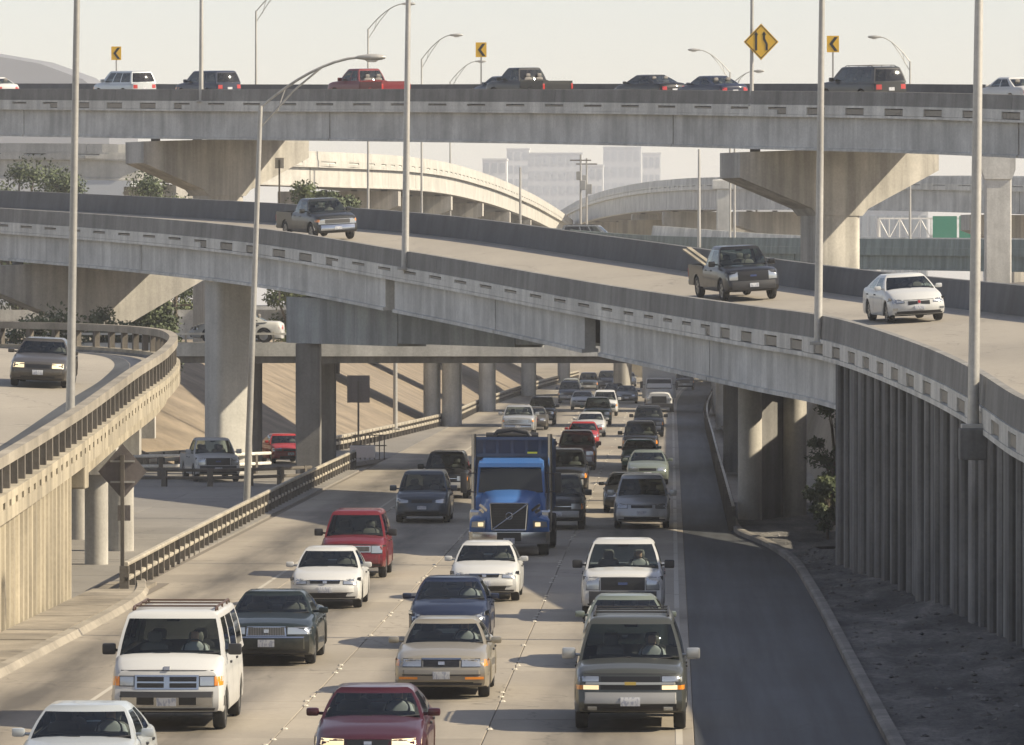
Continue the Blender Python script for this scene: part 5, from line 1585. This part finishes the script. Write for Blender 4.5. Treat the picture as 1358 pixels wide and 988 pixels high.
def on_deck(cv, Y, n, se, rev=False, dz=.01):
    """matrix that sets a vehicle on a sloping, banked deck; front along the travel direction"""
    p, t, N = cv.at(cv.find(Y))
    f = t if not rev else -t
    up = (N + V((0, 0, se))).cross(t); up = up if up.z > 0 else -up
    up.normalize()
    yv = -f
    yv = (yv - up * yv.dot(up)).normalized()
    xv = yv.cross(up)
    return Matrix.Translation(p + N * n + V((0, 0, se * n + dz))) @ Matrix((xv, yv, up)).transposed().to_4x4()
vehicle('old_pickup', None, 'dark old pickup with chrome bumper at the upper end of the ramp', 'pickup', 'charcoal', mat=on_deck(RAMP, 250.0, 4.3, RSE))
bp_ = vehicle('pickup', None, 'black pickup with lumber sticking from its bed on the ramp', 'pickup', 'black', mat=on_deck(RAMP, 200.5, 5.2, RSE))
vehicle('g6', None, 'white sporty sedan on the ramp with split grille', 'car', 'white', mat=on_deck(RAMP, 175.5, 5.4, RSE))
lb = empty('lumber', (0, 0, 0), 'pale boards sticking out of the black pickup bed', 'lumber')
lb.matrix_basis = bp_.matrix_basis.copy()
for k in range(2):
    mb = MB(); mb.box((-.75 + .17 * k, 2.3, 1.36 + .05 * k), (.15, 3.8, .05), M=Matrix.Rotation(R(8.5), 3, 'X')); mb.build('board', 'concrete_cream', lb)
vehicle('sedan', None, 'taupe sedan with headlights on, alone on the left ramp', 'car', 'taupe', mat=on_deck(LR, 172, 3.5, LSE, rev=True), lit=True)
def fly(key, u, n, label, cat, color, rev=True, **kw):
    Y = interp([(-300, 366), (0, 341), (265, 323), (550, 306), (800, 291.5), (1008, 278), (1200, 266), (1358, 256), (1520, 246)], u - n * 20)
    return vehicle(key, None, label, cat, color, mat=on_deck(FLY, Y, n, FSE, rev=rev), only=FAR, **kw)
fly('compact', -14, 5.2, 'white car leaving the view at the left end of the flyover', 'car', 'white')
fly('suv', 178, 5.2, 'white utility vehicle on the flyover near the left chevron sign', 'suv', 'pale_silver')
fly('suv', 278, 5.2, 'navy utility vehicle on the flyover behind the lamp post', 'suv', 'navy')
rp = fly('pickup', 492, 5.2, 'red pickup with dark cab on the flyover', 'pickup', 'red')
fly('compact', 668, 6.6, 'dark car partly hidden by the pickup on the flyover', 'car', 'slate')
fly('pickup', 706, 5.2, 'dark pickup at the middle of the flyover', 'pickup', 'charcoal')
fly('altima', 858, 5.6, 'black rounded sedan on the flyover', 'car', 'black')
fly('sedan', 934, 5.2, 'navy sedan on the flyover left of the diamond sign', 'car', 'navy')
fly('suburban', 1124, 5.2, 'long dark utility vehicle with roof rack on the flyover', 'suv', 'charcoal')
fly('sedan', 1314, 5.2, 'white sedan on the flyover at the right edge', 'car', 'white')
_p = GD.pos(GD.find(490)); vehicle('suburban', (at(784, 300, 503).x, 503, _p.z - .25), 'dim silver vehicle whose roof shows above the far ramp parapet', 'suv', 'silver_dim', R(80), only=FAR)

# ------------------------------------------------------------------ blue dump truck
tk = empty('dump_truck', ((675 - 890) * 169.5 / FPX, 169.5, .004), 'blue dump truck with chrome bumper and diagonal grille bar in the middle lane', 'truck')
def tb(name, mats, smooth=None): 
    return lambda mb: mb.build(name, mats, tk, smooth)
# cab (y from front bumper at 0)
def loft_sections(secs):
    rr = []
    for y, w0, w1, z0, z1, c in secs:
        half = [(0, z0), (w0 * .9, z0), (w0, z0 + .08), (w0, (z0 + z1) / 2), (w1, z1 - .12), (w1 - .10, z1 - .02), (w1 * .55, z1 + c * .7), (0, z1 + c)]
        rr.append([V((x, y, z)) for x, z in half] + [V((-x, y, z)) for x, z in half[-2:0:-1]])
    return rr
mb = MB(); mb.rings(loft_sections([(.18, .60, .56, .72, 1.52, .02), (.35, .80, .62, .66, 1.64, .04), (.9, .92, .70, .66, 1.76, .06), (1.5, .98, .80, .66, 1.86, .06), (1.75, 1.0, .88, .66, 1.90, .05)]))
mb.build('hood', 'paint_blue_truck', tk, 35)
for sg in (1, -1):
    mb = MB()       # fenders
    prof_ = []
    for k in range(11):
        a = math.pi * k / 10; prof_.append((1.05 - .62 * math.cos(a), .55 + .62 * math.sin(a)))
    rr = []
    for x, dz in ((.62, .04), (.9, .03), (1.12, .0), (1.2, -.10)):
        rr.append([V((sg * x, y - .05, z + dz)) for y, z in prof_])
    mb.rings(rr, closed=False, caps=False)
    mb.prism([V((sg * .60, .30, .58)), V((sg * 1.18, .40, .58)), V((sg * 1.16, .40, 1.06)), V((sg * .70, .24, 1.18))], (0, .25, 0))
    mb.build('fender', 'paint_blue_truck', tk, 50)
    mb = MB(); mb.hexa([V((sg * a_, b_, c_)) for a_, b_, c_ in ((.72, .20, .84), (1.14, .33, .86), (1.14, .40, .86), (.72, .40, .84), (.72, .22, 1.06), (1.12, .34, 1.02), (1.12, .40, 1.02), (.72, .40, 1.06))])
    hl_ = mb.build('headlight', 'headlamp', tk)
    mb = MB(); mb.bbox((sg * .86, .22, .945), (.16, .05, .12), .02); mb.build('lamp', 'headlamp_lit', hl_)
    mb = MB(); mb.bbox((sg * 1.02, 1.95, 1.0), (.42, 1.2, .7), .08); mb.build('step_tank', 'chrome', tk)
    mb = MB(); mb.tube([(sg * 1.16, 3.05, .9), (sg * 1.16, 3.05, 3.6)], .075, 10); mb.build('exhaust_stack', 'chrome', tk, 40)
    mb = MB(); mb.bbox((sg * 1.43, 1.95, 2.15), (.20, .12, .62), .04); mb.tube([(sg * 1.05, 2.0, 2.45), (sg * 1.40, 1.96, 2.4)], .02, 6); mb.tube([(sg * 1.05, 2.0, 1.85), (sg * 1.40, 1.96, 1.9)], .02, 6); mb.build('side_mirror', 'trim', tk, 40)
    for k, (z0, z1) in enumerate(((1.18, 1.25), (1.32, 1.39))):
        mb = MB(); mb.hexa([V((sg * a_, b_, c_)) for a_, b_, c_ in ((.69, .30, z0), (.90, .75, z0 + .16), (.93, .78, z0 + .16), (.7, .4, z0), (.66, .30, z1), (.87, .75, z1 + .16), (.9, .78, z1 + .16), (.68, .4, z1))])
        mb.build('hood_vent', 'chrome', tk)
mb = MB(); mb.hexa([V(q) for q in ((-.50, .12, .78), (.50, .12, .78), (.5, .3, .78), (-.5, .3, .78), (-.56, .14, 1.58), (.56, .14, 1.58), (.5, .3, 1.55), (-.5, .3, 1.55))]); gr_ = mb.build('grille', 'grille_black', tk)
mb = MB()
for (x0, z0, x1, z1) in ((-.50, .78, -.56, 1.58), (.50, .78, .56, 1.58), (-.56, 1.58, .56, 1.58), (-.50, .78, .50, .78)): mb.tube([(x0, .115, z0), (x1, .125, z1)], .028, 6)
mb.build('grille_frame', 'chrome', gr_, 50)
mb = MB(); mb.tube([(-.49, .09, .80), (.55, .10, 1.56)], .022, 6); mb.build('diagonal_bar', 'chrome', gr_, 50)
mb = MB(); mb.tube([(.10 * math.cos(math.tau * i / 16), .085, 1.2 + .10 * math.sin(math.tau * i / 16)) for i in range(17)], .016, 6, caps=False); mb.build('ring_emblem', 'chrome', gr_, 50)
mb = MB()
for k in range(9): mb.box((0, .125, .86 + k * .08), (.96 + .01 * k, .02, .02))
mb.build('grille_slats', 'trim', gr_)
rr = []
for x, y in ((-1.22, .42), (-1.1, .12), (-.7, .02), (0, 0), (.7, .02), (1.1, .12), (1.22, .42)):
    rr.append([V((x, y, .36)), V((x, y - .02, .5)), V((x, y, .72)), V((x, y + .12, .74)), V((x, y + .12, .36))])
mb = MB(); mb.rings(rr); bpp = mb.build('bumper', 'chrome', tk, 30)
mb = MB(); mb.box((0, -.03, .58), (.72, .03, .26)); mb.build('bumper_opening', 'grille_black', bpp)
mb = MB(); mb.box((0, -.055, .46), (.34, .02, .17)); mb.build('license_plate', 'plate', bpp)
# cab box with windshield
mb = MB()
secs = [(1.76, 1.06, 1.02, .75, 1.78), (2.2, 1.08, .98, .75, 2.78), (3.2, 1.08, .98, .75, 2.86)]
def cabring(y, w, wt, z0, z1): return [V((w, y, z0)), V((w, y, (1.75))), V((wt, y, z1 - .08)), V((wt - .12, y, z1)), V((-wt + .12, y, z1)), V((-wt, y, z1 - .08)), V((-w, y, 1.75)), V((-w, y, z0))]
mb.rings([[V((1.06, 1.72, .75)), V((1.06, 1.72, 1.72)), V((1.03, 1.74, 1.76)), V((.9, 1.74, 1.78)), V((-.9, 1.74, 1.78)), V((-1.03, 1.74, 1.76)), V((-1.06, 1.72, 1.72)), V((-1.06, 1.72, .75))], cabring(2.12, 1.07, 1.0, .75, 2.74), cabring(2.5, 1.08, .98, .75, 2.86), cabring(3.0, 1.08, .98, .75, 2.88)])
cb = mb.build('cab', 'paint_blue_truck', tk, 30)
mb = MB(); z0, z1, zt_ = 1.86, 2.58, .0
pts_ = []
for f in (0, 1):
    row = []
    for k in range(9):
        x = -1 + 2 * k / 8
        y = 1.74 + (2.12 - 1.74) * ((z0 if not f else z1) - 1.78) / .96 - .03 + .10 * 0
        row.append(V((x * (.92 if f else .98), y - .05 * (1 - abs(x) ** 2), z0 if not f else z1)))
    pts_.append(row)
mb.rings(pts_, closed=False, caps=False); mb.build('windshield', 'glass_truck', tk, 40)
for sg in (1, -1):
    mb = MB(); mb.hexa([V((sg * a_, b_, c_)) for a_, b_, c_ in ((1.05, 2.15, 1.85), (1.05, 2.85, 1.85), (1.075, 2.85, 1.85), (1.075, 2.15, 1.85), (.99, 2.28, 2.6), (.99, 2.85, 2.6), (1.02, 2.85, 2.6), (1.02, 2.28, 2.6))]); mb.build('side_window', 'glass_truck', cb)
mb = MB(); mb.hexa([V(q) for q in ((-.98, 1.92, 2.62), (.98, 1.92, 2.62), (.98, 2.2, 2.68), (-.98, 2.2, 2.68), (-.96, 1.94, 2.74), (.96, 1.94, 2.74), (.96, 2.2, 2.80), (-.96, 2.2, 2.80))]); mb.build('sun_visor', 'paint_blue_truck', cb)
# dump box
mb = MB(); w = 1.22
mb.hexa([V(q) for q in ((-1.05, 3.5, 1.15), (1.05, 3.5, 1.15), (1.05, 8.4, 1.15), (-1.05, 8.4, 1.15), (-w, 3.3, 3.5), (w, 3.3, 3.5), (w, 8.5, 3.3), (-w, 8.5, 3.3))]); bx_ = mb.build('dump_box', 'paint_dump_blue', tk)
mb = MB()
for x in (-.85, -.45, 0, .45, .85): mb.box((x, 3.34, 2.5), (.09, .16, 1.9))
for z in (3.46, 2.95): mb.box((0, 3.26, z), (2.44, .10, .10))
for sg in (1, -1):
    for k in range(6): mb.box((sg * 1.17, 3.8 + .85 * k, 2.3), (.14, .12, 2.1))
mb.build('box_ribs', 'paint_dump_blue', bx_)
mb = MB(); mb.tube([(-.55, 3.3, 3.52), (-.45, 3.3, 3.66), (0, 3.3, 3.72), (.45, 3.3, 3.66), (.55, 3.3, 3.52)], .07, 8); mb.tube([(-.8, 3.5, 3.55), (.8, 3.5, 3.55)], .09, 8); mb.build('tarp_roll', 'trim', bx_, 50)
mb = MB(); mb.box((.62, 3.235, 2.99), (.3, .03, .12)); mb.build('yellow_decal', 'decal_lime', bx_)
mb = MB(); mb.box((0, 4.5, .8), (.9, 7.6, .4)); mb.build('frame', 'trim', tk)
for yv in (1.0, 6.4, 7.7):
    for sg in (1, -1):
        r_ = .52; cx = sg * (1.02 if yv < 2 else .98); wd = .15 if yv < 2 else .28; N2 = 28
        g = MB(); pr = [(.6, -wd), (.95, -wd), (1, -wd + .04), (1, wd - .04), (.95, wd), (.6, wd)]
        g.rings([[V((cx + x, yv + r_ * q * math.cos(math.tau * i / N2), r_ + r_ * q * math.sin(math.tau * i / N2))) for q, x in pr] for i in range(N2 + 1)], closed=True, caps=False)
        wo_ = g.build('wheel', 'rubber', tk, 40)
        g = MB(); g.rings([[V((cx + sg * x, yv + r_ * q * math.cos(math.tau * i / N2), r_ + r_ * q * math.sin(math.tau * i / N2))) for i in range(N2)] for q, x in ((.61, wd - .03), (.5, wd - .08), (.3, wd - .02), (.02, wd))], caps=False)
        g.build('rim', 'alloy', wo_, 40)

# ------------------------------------------------------------------ white box truck
bt = empty('box_truck', ((874 - 890) * 416 / FPX, 416, .004), 'white box truck in the right lane beneath the crossings', 'truck')
mb = MB(); mb.rings(loft_sections([(0.1, .85, .75, .55, 1.35, .03), (.5, .98, .82, .5, 1.5, .05), (1.2, 1.02, .9, .5, 1.62, .05)])); mb.build('hood', 'paint_white', bt, 35)
mb = MB(); mb.rings([cabring(y, w_, wt_, .55, z_) for y, w_, wt_, z_ in ((1.15, 1.05, 1.0, 1.8), (1.55, 1.06, .96, 2.5), (2.6, 1.06, .96, 2.55))]); mb.build('cab', 'paint_white', bt, 30)
mb = MB(); mb.hexa([V(q) for q in ((-.95, 1.12, 1.72), (.95, 1.12, 1.72), (.95, 1.3, 1.72), (-.95, 1.3, 1.72), (-.86, 1.48, 2.4), (.86, 1.48, 2.4), (.86, 1.7, 2.4), (-.86, 1.7, 2.4))]); mb.build('windshield', 'glass_truck', bt)
mb = MB(); mb.bbox((0, 6.0, 2.45), (2.5, 6.6, 2.9), .04); mb.build('cargo_box', 'paint_white', bt)
mb = MB(); mb.bbox((0, .05, .9), (1.1, .12, .55), .03); mb.build('grille', 'grille_black', bt)
mb = MB(); mb.bbox((0, -.05, .5), (2.15, .25, .3), .05); mb.build('bumper', 'trim', bt)
for sg in (1, -1):
    mb = MB(); mb.bbox((sg * .78, .08, .95), (.28, .12, .2), .03); mb.build('headlight', 'headlamp', bt)
    mb = MB(); mb.bbox((sg * 1.3, 1.4, 2.0), (.2, .1, .5), .03); mb.tube([(sg * 1.0, 1.45, 2.0), (sg * 1.3, 1.4, 2.0)], .02, 5); mb.build('side_mirror', 'trim', bt)
    for yv in (.95, 7.2):
        mb = MB(); mb.tube([(sg * .78, yv, .46), (sg * 1.08, yv, .46)], .46, 20); mb.build('wheel', 'rubber', bt, 40)

# ------------------------------------------------------------------ drivers seen through the windshields
def driver_mesh():
    me = bpy.data.meshes.new('person')
    P = [(0, 0, 0), (0, .02, .22), (0, .03, .42), (0, .0, .50), (0, -.02, .60), (0, -.01, .70), (-.17, .02, .40), (-.25, -.12, .22), (-.17, -.34, .26), (.17, .02, .40), (.25, -.12, .22), (.17, -.34, .26)]
    E = [(0, 1), (1, 2), (2, 3), (3, 4), (4, 5), (2, 6), (6, 7), (7, 8), (2, 9), (9, 10), (10, 11)]
    me.from_pydata(P, E, [])
    o = bpy.data.objects.new('tmp', me); COL.objects.link(o)
    md = o.modifiers.new('s', 'SKIN'); o.modifiers.new('d', 'SUBSURF').levels = 2
    rad = [.17, .17, .13, .055, .085, .075, .075, .055, .04, .075, .055, .04]
    for v, r in zip(me.skin_vertices[0].data, rad): v.radius = (r, r * .8)
    me.skin_vertices[0].data[0].use_root = True
    dg = bpy.context.evaluated_depsgraph_get(); dg.update()
    m2 = bpy.data.meshes.new_from_object(o.evaluated_get(dg))
    bpy.data.objects.remove(o)
    for k in ('shirt', 'skin', 'cabin'): m2.materials.append(M[k])
    for f in m2.polygons:
        c = f.center
        f.material_index = 2 if (c.z > .68 or (c.z > .58 and c.y > .02)) else 1 if c.z > .50 or c.y < -.22 else 0
        f.use_smooth = True
    return m2
dm = driver_mesh()
for (key, uc, Yf, what) in (('maxima', 487, 87, 'maroon sedan'), ('suburban', 836, 98.3, 'large pewter utility vehicle'), ('lexus', 585, 106.5, 'gold sedan'), ('pickup', 826, 133.5, 'white pickup with black grille'), ('ram_van', 219, 98.2, 'white passenger van'), ('sedan', 92, 82.5, 'pale silver sedan at the corner'), ('altima', 594, 122.5, 'navy sedan')):
    S = SP[key]
    o = mkobj('person', dm, None, ((uc - 890) * Yf / FPX + .37, Yf + S['at'] + .26, S['belt'] - .27))
    tag(o, 'driver in a grey shirt at the wheel of the ' + what, 'person', 'drivers of the near vehicles')
HAZE = 0.0002
# ------------------------------------------------------------------ air
mb = MB(); mb.box((0, 2800, 63), (6300, 6800, 130))
hz = mb.build('haze', 'joint')
hm = bpy.data.materials.new('haze'); hm.use_nodes = True
nt = hm.node_tree; nt.nodes.clear()
o_ = nt.nodes.new('ShaderNodeOutputMaterial'); pv = nt.nodes.new('ShaderNodeVolumePrincipled')
pv.inputs['Color'].default_value = (.93, .95, 1, 1); pv.inputs['Density'].default_value = HAZE
pv.inputs['Anisotropy'].default_value = .0
nt.links.new(pv.outputs[0], o_.inputs['Volume'])
hz.data.materials.clear(); hz.data.materials.append(hm)
tag(hz, 'pale summer haze filling the air', None, None, 'stuff')
